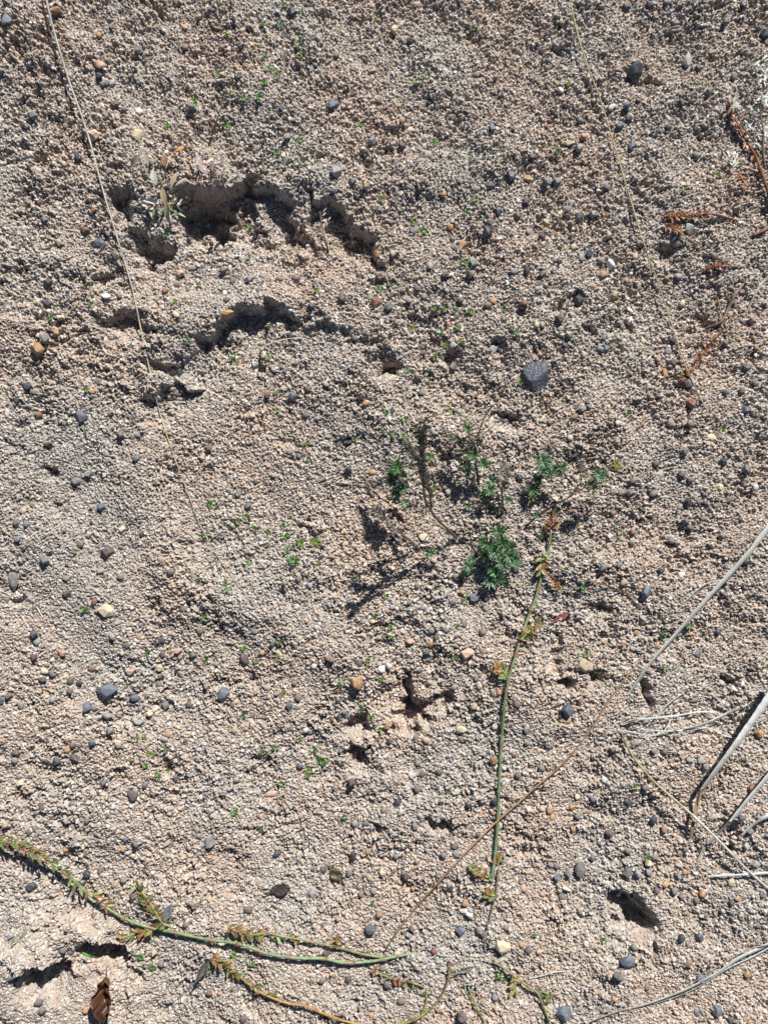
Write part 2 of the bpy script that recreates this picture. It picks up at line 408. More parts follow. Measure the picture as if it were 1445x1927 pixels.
# ---------------------------------------------------------------- mesh builder
class MB:
    def __init__(s): s.v, s.f, s.c, s.n = [], [], [], 0
    def add(s, V, F, C):
        V = np.asarray(V, float); C = np.asarray(C, float)
        if C.ndim == 1: C = np.tile(C, (len(V), 1))
        s.v.append(V); s.c.append(C[:, :3]); s.f += [tuple(i + s.n for i in f) for f in F]; s.n += len(V)
    def tube(s, P, r, C, sides=6, flat=1.0):
        """P world points, r radii (m)"""
        P = np.asarray(P, float); n = len(P); r = np.broadcast_to(r, (n,))
        T = np.gradient(P, axis=0); T /= np.linalg.norm(T, axis=1, keepdims=True) + 1e-12
        up = np.array([0, 0, 1.0]); A = np.cross(T, up)
        la = np.linalg.norm(A, axis=1, keepdims=True)
        A = np.where(la < 1e-3, np.array([1.0, 0, 0]), A / np.maximum(la, 1e-9)); B = np.cross(A, T)
        th = np.linspace(0, 2 * math.pi, sides, endpoint=False)
        ring = (np.cos(th)[None, :, None] * A[:, None] + flat * np.sin(th)[None, :, None] * B[:, None]) * r[:, None, None]
        Vv = (P[:, None] + ring).reshape(-1, 3)
        F = [(i * sides + j, i * sides + (j + 1) % sides, (i + 1) * sides + (j + 1) % sides, (i + 1) * sides + j)
             for i in range(n - 1) for j in range(sides)]
        F.append(tuple(range(sides))[::-1]); F.append(tuple((n - 1) * sides + j for j in range(sides)))
        C = np.asarray(C, float)
        C = np.repeat(C, sides, 0) if C.ndim == 2 else C
        s.add(Vv, F, C)
    def leaf(s, b, dirv, L, W, C, droop=.25, fold=.25, tip=None, roll=0):
        dirv = np.asarray(dirv, float); dirv = dirv / np.linalg.norm(dirv)
        side = np.cross(dirv, [0, 0, 1.0]); ls = np.linalg.norm(side)
        side = side / ls if ls > 1e-3 else np.array([1.0, 0, 0])
        nrm = np.cross(side, dirv)
        if roll:
            side, nrm = side * math.cos(roll) + nrm * math.sin(roll), nrm * math.cos(roll) - side * math.sin(roll)
        prof = ((0, .12), (.3, .85), (.6, 1.0), (.85, .6), (1, .05))
        rows, cc = [], []
        C = np.asarray(C, float); tip = C if tip is None else np.asarray(tip, float)
        for t, wv in prof:
            c = b + dirv * L * t - np.array([0, 0, 1.0]) * droop * L * t * t
            hw = W * .5 * wv
            rows += [c - side * hw + nrm * fold * hw, c, c + side * hw + nrm * fold * hw]
            cc += [C * (1 - t * .999) + tip * t] * 3
        F = []
        for i in range(4):
            for j in range(2): F.append((i * 3 + j, i * 3 + j + 1, i * 3 + j + 4, i * 3 + j + 3))
        s.add(rows, F, cc)
    def ribbon(s, P, w, C, fold=.3, twist=0.0, thick=.00022):
        """flat straw blade with a keel and real thickness"""
        P = np.asarray(P, float); n = len(P); w = np.broadcast_to(w, (n,))
        T = np.gradient(P, axis=0); T /= np.linalg.norm(T, axis=1, keepdims=True) + 1e-12
        A = np.cross(T, [0, 0, 1.0]); A /= np.linalg.norm(A, axis=1, keepdims=True) + 1e-9
        B = np.cross(A, T)
        tw = np.linspace(0, twist, n)[:, None]
        A, B = A * np.cos(tw) + B * np.sin(tw), B * np.cos(tw) - A * np.sin(tw)
        hw = (w * .5)[:, None]
        sec = [P - A * hw + B * hw * fold, P, P + A * hw + B * hw * fold,
               P + A * hw * .96 + B * (hw * fold - thick), P - B * thick, P - A * hw * .96 + B * (hw * fold - thick)]
        Vv = np.stack(sec, 1).reshape(-1, 3)
        F = [(i * 6 + j, i * 6 + (j + 1) % 6, (i + 1) * 6 + (j + 1) % 6, (i + 1) * 6 + j) for i in range(n - 1) for j in range(6)]
        F += [(0, 1, 4, 5), (1, 2, 3, 4)]
        e = (n - 1) * 6; F += [(e + 5, e + 4, e + 1, e), (e + 4, e + 3, e + 2, e + 1)]
        C = np.asarray(C, float); C = np.repeat(C, 6, 0) if C.ndim == 2 else C
        s.add(Vv, F, C)
    def bud(s, c, r, C, st=1.5):
        d = np.array([[1, 0, 0], [-1, 0, 0], [0, 1, 0], [0, -1, 0], [0, 0, 1], [0, 0, -1],
                      [.6, .6, .5], [-.6, .6, .5], [.6, -.6, .5], [-.6, -.6, .5]])[:6]
        q = rng.uniform(.7, 1.2, (6, 1)); ax = rng.integers(3); sc = np.ones(3); sc[ax] = st
        F = [(0, 2, 4), (2, 1, 4), (1, 3, 4), (3, 0, 4), (2, 0, 5), (1, 2, 5), (3, 1, 5), (0, 3, 5)]
        s.add(np.asarray(c) + d * q * sc * r, F, C)
    def build(s, name, mat, parent=None, loc=None, smooth=True):
        me = bpy.data.meshes.new(name)
        Vv = np.concatenate(s.v)
        o = bpy.data.objects.new(name, me)
        if parent is not None: off = np.array(parent.location)
        else:
            off = np.array(loc) if loc is not None else np.array([*Vv[:, :2].mean(0), Vv[:, 2].min()])
            o.location = off
        me.from_pydata((Vv - off).tolist(), [], s.f)
        a = me.color_attributes.new("tint", 'FLOAT_COLOR', 'POINT')
        C = np.concatenate(s.c); C = np.concatenate([C, np.ones((len(C), 1))], 1)
        a.data.foreach_set('color', C.astype(np.float32).ravel())
        if smooth: me.shade_smooth()
        me.materials.append(mat)
        return link(o, parent)

def spline(pts, sub=6):
    P = np.asarray(pts, float); n = len(P)
    if n < 3: return np.array([P[0] + (P[1] - P[0]) * t for t in np.linspace(0, 1, sub + 1)])
    E = np.vstack([2 * P[0] - P[1], P, 2 * P[-1] - P[-2]]); out = []
    for i in range(n - 1):
        p0, p1, p2, p3 = E[i:i + 4]
        for t in np.linspace(0, 1, sub, endpoint=False):
            out.append(.5 * (2 * p1 + (p2 - p0) * t + (2 * p0 - 5 * p1 + 4 * p2 - p3) * t * t + (3 * p1 - p0 - 3 * p2 + p3) * t ** 3))
    out.append(P[-1]); return np.array(out)

def path(pts, sub=6, clear=1.0):
    """pts: (x, y, height over ground[, extra...]) in photo px; returns world points and splined extras"""
    A = np.array([[p[0], p[1], p[2], *p[3:]] for p in pts], float)
    A[:, 2] += Hs(A[:, 0], A[:, 1])
    B = spline(A, sub)
    if clear is not None: B[:, 2] = np.maximum(B[:, 2], Hs(B[:, 0], B[:, 1]) + clear)
    return P3(B[:, 0], B[:, 1], B[:, 2]), B

def thing(name, label, cat, x, y, group=None, dz=0):
    o = bpy.data.objects.new(name, None); o.empty_display_size = .01
    o.location = P3(x, y, Hs(x, y) + dz); link(o)
    bpy.context.view_layer.update
    return tag(o, label, cat, group)

DUST = np.array([.33, .285, .23])
def jit(c, a=.15): return np.clip(np.asarray(c) * rng.uniform(1 - a, 1 + a, 3) * rng.uniform(1 - a, 1 + a), 0, 1)

LAND = []          # landmarks for labels: (phrase, x, y)

# ---------------------------------------------------------------- straws, twigs and dry blades
STRAW = np.array([.48, .40, .25]); PALE = np.array([.62, .60, .52]); BROWN = np.array([.20, .125, .07]); OLIVE = np.array([.22, .19, .10])
def grad(ts, stops):
    ts = np.asarray(ts); xs = [s_[0] for s_ in stops]; cs = np.array([s_[1] for s_ in stops])
    return np.stack([np.interp(ts, xs, cs[:, k]) for k in range(3)], 1)

def stem(name, label, cat, pts, r0, r1, stops, group=None, sides=7, nodes=(), clear=1.0, parent=None):
    W_, B = path(pts, 7, clear); n = len(W_); t = np.linspace(0, 1, n)
    rad = (r0 + (r1 - r0) * t) * (1 + .10 * rng.standard_normal(n))
    C = grad(t, stops) * (1 + .10 * rng.standard_normal((n, 1)))
    for q in nodes:
        i = int(q * (n - 1)); rad[i] *= 1.45; C[i] = C[i] * .55
    mb = MB(); mb.tube(W_, rad * S, np.clip(C, 0.01, 1), sides)
    o = mb.build(name, M_STRAW, parent)
    if parent is None: tag(o, label, cat, group)
    return o

stem("dry_straw", "long pale straw stem running down the left side across both hollows", "dry stem",
     [(80, -40, 24), (100, 50, 20), (130, 150, 15), (165, 250, 11), (195, 360, 8), (225, 460, 9), (250, 545, 6), (268, 630, 8), (297, 760, 5),
      (325, 850, 5), (355, 930, 5), (378, 990, 4), (420, 1062, 3), (470, 1125, 3), (545, 1205, 1)], 2.1, .65,
     [(0, PALE * .5), (.3, PALE * .62), (.7, STRAW * .75), (1, STRAW * .6)], "long dry grass stems", nodes=(.12,))
stem("dry_straw", "long thin yellow straw stem running down the upper right sand", "dry stem",
     [(1064, -40, 22), (1085, 60, 18), (1107, 130, 13), (1130, 190, 10), (1160, 290, 7), (1190, 390, 6), (1215, 470, 6), (1240, 540, 6),
      (1265, 615, 6), (1290, 690, 7), (1315, 745, 6), (1338, 790, 5), (1347, 822, 3)], 1.5, .9,
     [(0, (.34, .30, .15)), (.5, STRAW * .75), (1, STRAW * .55)], "long dry grass stems", nodes=(.24, .5))
stem("twig", "straight brown twig lying diagonally across the green vertical runner", "twig",
     [(724, 1790, 4), (750, 1750, 8), (785, 1705, 11), (830, 1655, 13), (880, 1600, 14), (930, 1550, 14), (1000, 1488, 13), (1060, 1435, 12),
      (1110, 1375, 10), (1150, 1312, 8), (1180, 1272, 6), (1208, 1238, 4)], 1.75, 1.5,
     [(0, BROWN * .6), (.15, BROWN * 1.1), (.45, BROWN * 1.7), (.6, BROWN * 1.3), (1, BROWN * 1.1)], nodes=(.3, .62))
stem("dry_straw", "olive and grey stalk crossing under the broad white blade at lower right", "dry stem",
     [(1168, 1378, 3), (1185, 1415, 9), (1215, 1455, 18), (1250, 1489, 26), (1300, 1532, 28), (1350, 1580, 24), (1400, 1632, 14), (1440, 1668, 6), (1470, 1690, 3)],
     2.0, 2.6, [(0, OLIVE * .6), (.3, OLIVE * 1.4), (.55, PALE * .8), (1, PALE * .55)], "long dry grass stems", nodes=(.25, .7))
stem("dry_straw", "short thin brown straw left of the pale dead plant's flower stalk", "dry stem",
     [(254, 216, 4), (285, 235, 5), (320, 253, 5), (355, 280, 2)], 1.6, 1.0, [(0, STRAW * .8), (1, BROWN * 1.6)], "short straw bits")
stem("dry_straw", "thin curved pale hair of straw inside the toe arc", "dry stem",
     [(468, 694, 2), (485, 668, 5), (505, 648, 7), (540, 638, 7), (570, 637, 5), (588, 644, 2)], 1.0, .6, [(0, PALE), (1, PALE * .8)], "short straw bits")
stem("twig", "dark thin twig trailing right from the green runner's upper leaves", "twig",
     [(1002, 1054, 3), (1040, 1066, 6), (1070, 1078, 7), (1095, 1090, 7), (1130, 1098, 6), (1165, 1110, 4), (1190, 1120, 2)], 1.8, 1.0, [(0, BROWN * .45), (1, BROWN * .6)])
stem("twig", "thin purplish dead stalk at the right edge above the rust sprigs", "twig",
     [(1325, 618, 3), (1355, 606, 6), (1370, 580, 8), (1382, 555, 8), (1397, 535, 6)], 2.4, 2.8, [(0, (.16, .10, .09)), (1, (.22, .15, .14))])
stem("twig", "thin dark straight twig left of the purplish dead stalk", "twig",
     [(1349, 560, 4), (1358, 595, 6), (1366, 620, 5), (1374, 645, 2)], 1.5, 1.2, [(0, BROWN * .7), (1, BROWN)])
stem("twig", "short tan twig bit beside the cream edge of the mauve stone at far left", "twig",
     [(70, 1142, 2), (76, 1153, 3), (82, 1163, 2)], 1.4, .9, [(0, PALE * .9), (1, STRAW)], "short straw bits")
stem("dry_straw", "pale horizontal straw bit between the cream disc stone and lower right blade", "dry stem",
     [(994, 1842, 2), (1020, 1836, 4), (1042, 1830, 4), (1062, 1828, 2)], 1.6, 1.0, [(0, PALE * .7), (1, PALE * .6)], "short straw bits")

def blades(name, label, cat, strands, group=None, single=False):
    """strands: list of (pts(x,y,z), w0, w1, colour0, colour1, fold, twist)"""
    if single or len(strands) == 1:
        mb = MB()
        for s_ in strands: strand(mb, *s_)
        return tag(mb.build(name, M_STRAW), label, cat, group)
    p0 = strands[0][0][0]
    t = thing(name, label, cat, p0[0], p0[1], group)
    for s_ in strands:
        mb = MB(); strand(mb, *s_); mb.build("blade", M_STRAW, t)
    return t

def strand(mb, pts, w0, w1, c0, c1, fold=.35, twist=0):
    W_, B = path(pts, 8, .8); n = len(W_); t = np.linspace(0, 1, n)
    wd = (w0 + (w1 - w0) * t) * .86 * (1 + .06 * rng.standard_normal(n)); wd[-1] *= .5
    C = grad(t, [(0, c0), (1, c1)]) * (1 + .08 * rng.standard_normal((n, 1)))
    mb.ribbon(W_, wd * S, np.clip(C, .01, 1), fold, twist)

BW = np.array([.50, .515, .50]); BG = np.array([.36, .355, .315])
blades("dry_straw", "long pale grey dry blade slanting from the right edge to the twig's tip", "dry blade", [
    ([(1475, 955, 24), (1440, 998, 22), (1400, 1048, 18), (1330, 1125, 14), (1270, 1193, 12), (1225, 1244, 9), (1180, 1308, 4)], 13, 6, BW * .9, BG * .9, .45, .3),
    ([(1440, 992, 22), (1400, 1012, 16), (1378, 1038, 12), (1368, 1068, 8)], 2, 1.5, BG, BG * .8),
    ([(1385, 1092, 10), (1350, 1093, 9), (1325, 1100, 8), (1295, 1125, 6), (1272, 1152, 3)], 3, 2, BG, BG)], "broad dry grass blades")
blades("dry_straw", "broad bluish white dry blade at right edge ending in a brown sheath", "dry blade", [
    ([(1475, 1262, 48), (1440, 1318, 46), (1405, 1368, 43), (1375, 1410, 39), (1345, 1450, 33), (1318, 1487, 26)], 19, 10, BW * 1.12, BG, .4, .25),
    ([(1319, 1484, 26), (1312, 1505, 21), (1306, 1530, 15), (1302, 1552, 9), (1298, 1580, 3)], 9, 7, (.30, .20, .10), (.24, .2, .15), .6),
    ([(1318, 1488, 25), (1312, 1520, 14), (1309, 1560, 8), (1303, 1580, 3)], 3, 2, BG * .7, BG * .6),
    ([(1343, 1460, 26), (1340, 1500, 12), (1336, 1540, 7), (1328, 1590, 2)], 1.8, 1.2, BG * .9, BG * .8)], "broad dry grass blades")
blades("dry_straw", "pale straight dry blade right of the olive stalk reaching the right edge", "dry blade", [
    ([(1475, 1424, 30), (1440, 1464, 27), (1405, 1505, 22), (1372, 1546, 16)], 11, 7, BW * 1.05, BG * 1.1, .45, .2),
    ([(1372, 1545, 16), (1350, 1568, 10), (1330, 1588, 6), (1318, 1606, 4), (1309, 1630, 1)], 6, 4, BG * .9, BG * .7, .5)], "broad dry grass blades")
blades("dry_straw", "short pale curved blade at the right edge below the straight blade", "dry blade", [
    ([(1475, 1522, 14), (1440, 1537, 14), (1412, 1555, 11), (1390, 1576, 5)], 8, 5, BW, BG, .4)], "broad dry grass blades")
blades("dry_straw", "small white pointed blade lying flat under the olive stalk's lower end", "dry blade", [
    ([(1332, 1649, 5), (1355, 1648, 7), (1378, 1647, 8), (1410, 1645, 7), (1465, 1641, 5)], 4, 6, BW * 1.15, BW, .4)], "broad dry grass blades")
blades("dry_straw", "frayed whitish blade arching across the bottom right corner", "dry blade", [
    ([(1475, 1758, 18), (1430, 1783, 16), (1390, 1802, 14), (1345, 1832, 12), (1290, 1861, 9), (1220, 1888, 6), (1160, 1904, 4), (1105, 1924, 2)], 8, 4, BW, BG * 1.05, .5, .3),
    ([(1475, 1766, 16), (1420, 1798, 13), (1370, 1822, 11), (1300, 1864, 7), (1230, 1890, 4)], 4, 2, BW * 1.1, BG, .4, .5),
    ([(1450, 1776, 17), (1400, 1790, 14), (1340, 1826, 12), (1270, 1872, 6)], 2.5, 1.5, BG, BG * .9, .3, .6)], "broad dry grass blades")
blades("dry_grass", "tangle of curled whitish dead leaves lying above the olive stalk", "dry grass", [
    ([(1180, 1359, 6), (1200, 1354, 9), (1232, 1351, 11), (1270, 1347, 12), (1310, 1340, 12), (1345, 1340, 9), (1372, 1352, 3)], 5, 2, BW * .95, BW * .85, .5, .4),
    ([(1394, 1331, 22), (1365, 1343, 24), (1335, 1357, 22), (1312, 1366, 15), (1285, 1373, 8)], 7, 4, BW, BG, .5, .5),
    ([(1160, 1373, 3), (1190, 1378, 7), (1220, 1384, 10), (1243, 1380, 11), (1258, 1362, 9), (1264, 1340, 5)], 3, 2.5, BW * .9, BW * .8, .4, .6),
    ([(1205, 1372, 5), (1250, 1376, 8), (1300, 1373, 12), (1332, 1370, 12), (1358, 1382, 9), (1384, 1391, 3)], 3, 2, BW, BW * .9, .4, .4),
    ([(1216, 1366, 3), (1232, 1352, 7), (1255, 1326, 9), (1288, 1302, 5)], 4, 2, BW, BG, .5),
    ([(1168, 1362, 4), (1192, 1354, 8), (1218, 1346, 8), (1240, 1330, 4)], 3, 1.5, BG, BG, .4),
    ([(1330, 1341, 10), (1350, 1356, 9), (1362, 1372, 7), (1372, 1386, 3)], 1.8, 1.2, BW, BW * .8, .3),
    ([(1265, 1352, 8), (1290, 1357, 8), (1315, 1367, 7), (1330, 1378, 4)], 2, 1.4, BW, BW * .8, .3),
    ([(1262, 1372, 5), (1285, 1378, 6), (1306, 1386, 2)], 2, 1.2, BW * .9, BG, .3),
    ([(1176, 1393, 2), (1200, 1398, 5), (1218, 1392, 5), (1224, 1402, 4), (1210, 1410, 2), (1188, 1408, 1)], 1.6, 1, BW * .7, BW * .7, .3)])
blades("dry_straw", "bluish grey narrow dead blade at the right edge above the tiny rust leaves", "dry blade", [
    ([(1470, 500, 10), (1440, 525, 10), (1422, 550, 9), (1404, 588, 3)], 5, 3, BG * .8, BG * .7, .4)], "broad dry grass blades")
blades("dry_straw", "narrow green blade lying level above the rust stem at upper right", "grass blade", [
    ([(1294, 162, 4), (1315, 163, 6), (1338, 166, 2)], 2.4, 1.2, (.16, .26, .06), (.2, .25, .08), .4)])
blades("green_grass", "bright green double grass blade in the dark cave at bottom left", "grass blade", [
    ([(156, 1793, 34), (168, 1798, 38), (187, 1803, 34)], 4, 1.6, (.12, .36, .06), (.14, .34, .07), .5),
    ([(158, 1797, 33), (170, 1801, 36), (183, 1803, 31)], 3, 1.4, (.10, .30, .05), (.12, .3, .06), .5)])
blades("green_grass", "thin blurred green grass blades on the crumbling lump at left edge", "grass blade", [
    ([(20, 1778, 6), (32, 1764, 16), (48, 1755, 12)], 2.5, 1.2, (.14, .2, .08), (.16, .22, .1), .4),
    ([(22, 1772, 6), (36, 1758, 14), (56, 1750, 8)], 2, 1, (.14, .2, .08), (.16, .22, .1), .4)])
blades("curled_leaf", "curved dark green leaf lying right of the knotweed's upper flowers", "leaf", [
    ([(1160, 983, 2), (1167, 994, 7), (1168, 1004, 7), (1164, 1014, 4), (1157, 1019, 1)], 2.5, 2, (.08, .12, .05), (.08, .13, .06), .4)])
LAND += [("the tangle of curled whitish leaves", 1275, 1365), ("the broad white blade", 1375, 1405), ("the frayed bottom right blade", 1270, 1870),
         ("the olive stalk", 1300, 1530), ("the diagonal brown twig", 850, 1635), ("the long grey blade", 1290, 1170)]

# ---------------------------------------------------------------- knotweed runners
RUSTY = False
def GREENS():
    if RUSTY: return [(.26, .10, .045), (.20, .065, .035), (.32, .17, .06), (.20, .16, .06), (.15, .05, .03)][rng.integers(5)]
    return [(.15, .20, .06), (.20, .235, .08), (.27, .235, .08), (.34, .19, .06), (.34, .14, .05), (.19, .24, .11)][rng.choice(6, p=[.28, .28, .18, .10, .05, .11])]
def FLOWER(): return [(.34, .08, .08), (.42, .17, .14), (.52, .36, .32), (.34, .12, .05), (.30, .06, .09)][rng.integers(5)]

def leafy(lf, fl, pts, dens=.28, L=(8, 14), Wd=(2.6, 4), flower=.35, lift=(.1, .6)):
    """leaf pairs and tiny flower buds along an apparent path"""
    W_, B = path(pts, 8, 1.5)
    n = len(W_); seg = np.linalg.norm(np.diff(B[:, :2], axis=0), axis=1).sum()
    for k in range(int(seg * dens * .62) + 1):
        i = rng.integers(0, n - 1); tdir = W_[min(i + 1, n - 1)] - W_[i]; tdir /= np.linalg.norm(tdir) + 1e-9
        a = rng.uniform(.35, 1.25) * rng.choice([-1, 1])
        dv = np.array([tdir[0] * math.cos(a) - tdir[1] * math.sin(a), tdir[0] * math.sin(a) + tdir[1] * math.cos(a), rng.uniform(*lift)])
        c = jit(GREENS(), .18); tipc = c if rng.random() < .6 else jit((.42, .19, .07), .2)
        lf.leaf(W_[i], dv, rng.uniform(*L) * 1.45 * S, rng.uniform(*Wd) * 1.5 * S, c, rng.uniform(0, .3), rng.uniform(.15, .5), tipc, rng.uniform(-.6, .6))
        if rng.random() < flower * .5:
            for q in range(rng.integers(1, 4)):
                fl.bud(W_[i] + rng.normal(0, 2.0, 3) * S * [1, 1, .5] + [0, 0, 2.5 * S], rng.uniform(1.2, 2.4) * S, jit(FLOWER(), .2))

def runner(label, pts, r0, r1, stops, joints, shoots=(), tufts=(), name="knotweed_runner", group="creeping knotweed runners"):
    x, y = pts[-1][0], pts[-1][1]
    t = thing(name, label, "creeping plant", x, y, group)
    W_, B = path(pts, 8, 1.2); n = len(W_); tt = np.linspace(0, 1, n)
    rad = (r0 + (r1 - r0) * tt) * .7 * (1 + .09 * rng.standard_normal(n)); C = grad(tt, stops) * np.array([.62, .68, .86]) * (1 + .14 * rng.standard_normal((n, 1)))
    for q in joints:
        i = int(np.clip(q * (n - 1), 0, n - 1)); rad[i] *= 1.38; C[i] = (.24, .12, .07)
        for j in (i - 1, i + 1):
            if 0 <= j < n: rad[j] *= 1.1; C[j] = C[j] * .65 + np.array((.24, .15, .08)) * .35
    mb = MB(); mb.tube(W_, rad * S, np.clip(C, .01, 1), 8)
    lf, fl = MB(), MB()
    for q in joints:      # a papery sheath, a leaf or a bud at each joint
        i = int(np.clip(q * (n - 1), 0, n - 1))
        for k in range(rng.integers(1, 4)):
            a = rng.uniform(0, 2 * math.pi)
            lf.leaf(W_[i], (math.cos(a), math.sin(a), .5), rng.uniform(5, 11) * S, rng.uniform(2, 3.6) * S, jit(GREENS(), .2), .15, .3)
        if rng.random() < .7: fl.bud(W_[i] + np.array([0, 0, r0 * S]), rng.uniform(1, 1.8) * S, jit(FLOWER(), .2))
    for sp in shoots:
        P_ = sp[0]; k = sp[1]
        Ws, Bs = path(P_, 6, 1.0)
        mb.tube(Ws, np.linspace(k, k * .55, len(Ws)) * S, jit((.24, .27, .09), .1), 6)
        leafy(lf, fl, P_, *sp[2:])
    for sp in tufts: leafy(lf, fl, *sp)
    mb.build("stem", M_STEM, t)
    if lf.v: lf.build("foliage", M_LEAF, t)
    if fl.v: fl.build("blossom", M_LEAF, t)
    return t
SG = (.24, .30, .10); SG2 = (.28, .33, .12); SO = (.46, .26, .07)
runner("upright green jointed runner climbing from the lower middle to pink-flowered leaves",
       [(1036, 1000, 14), (1032, 1032, 10), (1022, 1065, 8), (1016, 1095, 7), (1005, 1132, 8), (992, 1166, 8), (980, 1200, 9), (968, 1240, 8), (957, 1275, 7),
        (951, 1310, 7), (947, 1350, 8), (943, 1400, 8), (940, 1450, 7), (938, 1500, 7), (936, 1550, 6), (933, 1590, 6), (929, 1630, 4), (924, 1650, 3)],
       3.4, 4.3, [(0, SG), (.3, SG2), (.55, SG), (1, (.20, .29, .13))], (.05, .12, .2, .27, .33, .4, .52, .66, .82, .93),
       [([(980, 1205, 8), (990, 1192, 14), (1003, 1183, 16), (1012, 1172, 14)], 3, .9, (7, 13), (2.5, 4), .9),
        ([(956, 1277, 7), (945, 1262, 12), (930, 1256, 10)], 2, .8, (8, 14), (3, 4.5), .15),
        ([(928, 1660, 4), (915, 1650, 8), (903, 1640, 10), (888, 1630, 8)], 2, .75, (7, 12), (2.5, 4), .2),
        ([(936, 1625, 4), (941, 1615, 8), (943, 1605, 8)], 1.6, .6, (7, 12), (3, 5), .6)],
       [([(1030, 1000, 12), (1040, 985, 16), (1036, 965, 12)], .9, (7, 14), (2.5, 4.5), 1.2),
        ([(1020, 1040, 8), (1018, 1080, 7)], .5, (8, 14), (3, 5), .1),
        ([(1036, 1085, 10), (1046, 1100, 9), (1050, 1110, 6)], .7, (5, 9), (2, 3.5), 2.0)])
runner("thin faded green runner stub continuing below the upright runner",
       [(938, 1632, 5), (936, 1660, 6), (931, 1690, 5), (924, 1718, 4), (916, 1748, 1)], 2.6, 2.2, [(0, (.28, .27, .15)), (1, (.25, .29, .18))], (.1, .5, .9),
       [([(932, 1686, 4), (922, 1684, 7), (912, 1682, 5)], 2, .5, (9, 13), (4, 6), .2)])
runner("longest green runner entering at the left edge with red joints and leafy head",
       [(-20, 1582, 16), (20, 1586, 22), (60, 1598, 26), (90, 1617, 26), (130, 1648, 24), (165, 1680, 21), (200, 1707, 18), (240, 1731, 14), (288, 1747, 10),
        (330, 1755, 9), (380, 1766, 10), (430, 1773, 11), (460, 1779, 12), (505, 1795, 12), (560, 1803, 11), (610, 1804, 10), (648, 1812, 8), (700, 1809, 7), (735, 1802, 6), (766, 1796, 5)],
       4.0, 4.2, [(0, (.34, .32, .10)), (.2, SG2), (.5, SG), (.8, (.27, .34, .15)), (1, SG2)],
       (.05, .1, .16, .21, .26, .31, .36, .42, .48, .55, .62, .67, .73, .79, .86, .93),
       [([(318, 1742, 8), (305, 1735, 10), (288, 1708, 16), (272, 1684, 18), (256, 1660, 14)], 2.6, .55, (9, 15), (3.2, 5), .35),
        ([(290, 1748, 9), (272, 1752, 11), (252, 1757, 12), (230, 1766, 9)], 2.4, .6, (8, 13), (3, 4.5), .1)],
       [([(-10, 1580, 22), (40, 1590, 28), (95, 1622, 30)], .55, (8, 15), (2.6, 4), .9), ([(95, 1622, 28), (150, 1665, 24), (215, 1715, 18)], .2, (9, 17), (3, 4.5), .4)])
runner("slim green runner above the longest one with an orange leafy tip",
       [(432, 1746, 12), (450, 1752, 11), (475, 1759, 9), (505, 1756, 9), (535, 1763, 9), (570, 1769, 9), (605, 1776, 9), (640, 1784, 8), (680, 1795, 7), (728, 1803, 5)],
       2.6, 3.4, [(0, (.30, .26, .09)), (.4, SG2), (.75, (.30, .27, .12)), (1, SG)], (.25, .38, .5, .62, .75, .88),
       [([(640, 1786, 7), (636, 1776, 11), (632, 1768, 9)], 1.8, .6, (8, 13), (3, 4), .6)],
       [([(430, 1744, 13), (455, 1754, 12), (495, 1757, 10)], .75, (8, 14), (3, 4.5), .8), ([(510, 1758, 9), (600, 1775, 9)], .1, (7, 12), (3, 4), 1.0)])
runner("orange and yellow runner curving along the bottom edge with reddish tip",
       [(402, 1803, 8), (428, 1819, 10), (453, 1839, 10), (480, 1861, 9), (510, 1877, 8), (545, 1889, 8), (575, 1893, 9), (605, 1906, 8), (640, 1919, 7), (695, 1931, 5), (755, 1927, 5), (788, 1915, 6), (808, 1899, 4)],
       3.0, 3.6, [(0, (.34, .26, .08)), (.3, SO), (.5, (.55, .26, .06)), (.75, (.48, .33, .06)), (1, (.34, .36, .10))], (.18, .28, .38, .47, .56, .66, .78, .9),
       [], [([(400, 1801, 9), (425, 1817, 11), (450, 1837, 11)], .8, (7, 13), (3, 4.5), .9), ([(455, 1840, 9), (520, 1880, 8)], .16, (6, 10), (3, 5), 1.2)])
runner("short leafy runner with red buds below the twig's lower end",
       [(700, 1826, 5), (728, 1838, 7), (755, 1846, 7), (775, 1849, 6), (798, 1858, 3)], 2.6, 2.8, [(0, (.30, .26, .12)), (1, (.34, .24, .10))], (.2, .5, .8),
       [], [([(690, 1825, 5), (770, 1850, 6)], .22, (7, 12), (3, 4.5), .9)])
runner("reddish forked runner bending toward the bottom edge left of the green stub",
       [(846, 1806, 6), (846, 1830, 8), (840, 1855, 8), (828, 1878, 7), (812, 1896, 5), (800, 1908, 3)], 2.4, 2.8, [(0, (.36, .15, .08)), (.4, (.32, .24, .10)), (1, SG)], (.15, .3, .8),
       [([(792, 1912, 3), (802, 1886, 6), (803, 1862, 5)], 2.4, .08, (7, 11), (3, 4), .5)])
runner("yellow green runner slanting from the cream disc stone to the bottom edge",
       [(928, 1811, 5), (945, 1820, 8), (968, 1838, 9), (990, 1854, 9), (1010, 1868, 8), (1020, 1888, 6), (1033, 1922, 4)], 2.6, 3.0, [(0, SG), (.5, (.36, .35, .10)), (1, (.30, .32, .12))], (.3, .55, .75),
       [([(968, 1838, 7), (970, 1852, 9), (968, 1864, 6)], 1.4, .5, (8, 13), (3, 4.5), .3), ([(1012, 1868, 7), (1026, 1868, 9), (1034, 1876, 6)], 1.4, .4, (8, 12), (3, 4), .3)])
runner("short green runner stub leaning at the bottom between two other runners",
       [(881, 1857, 5), (889, 1880, 7), (900, 1903, 6), (911, 1922, 3)], 2.6, 2.8, [(0, SG), (1, (.32, .33, .12))], (.3, .7))
RD = (.20, .07, .045)
RUSTY = True
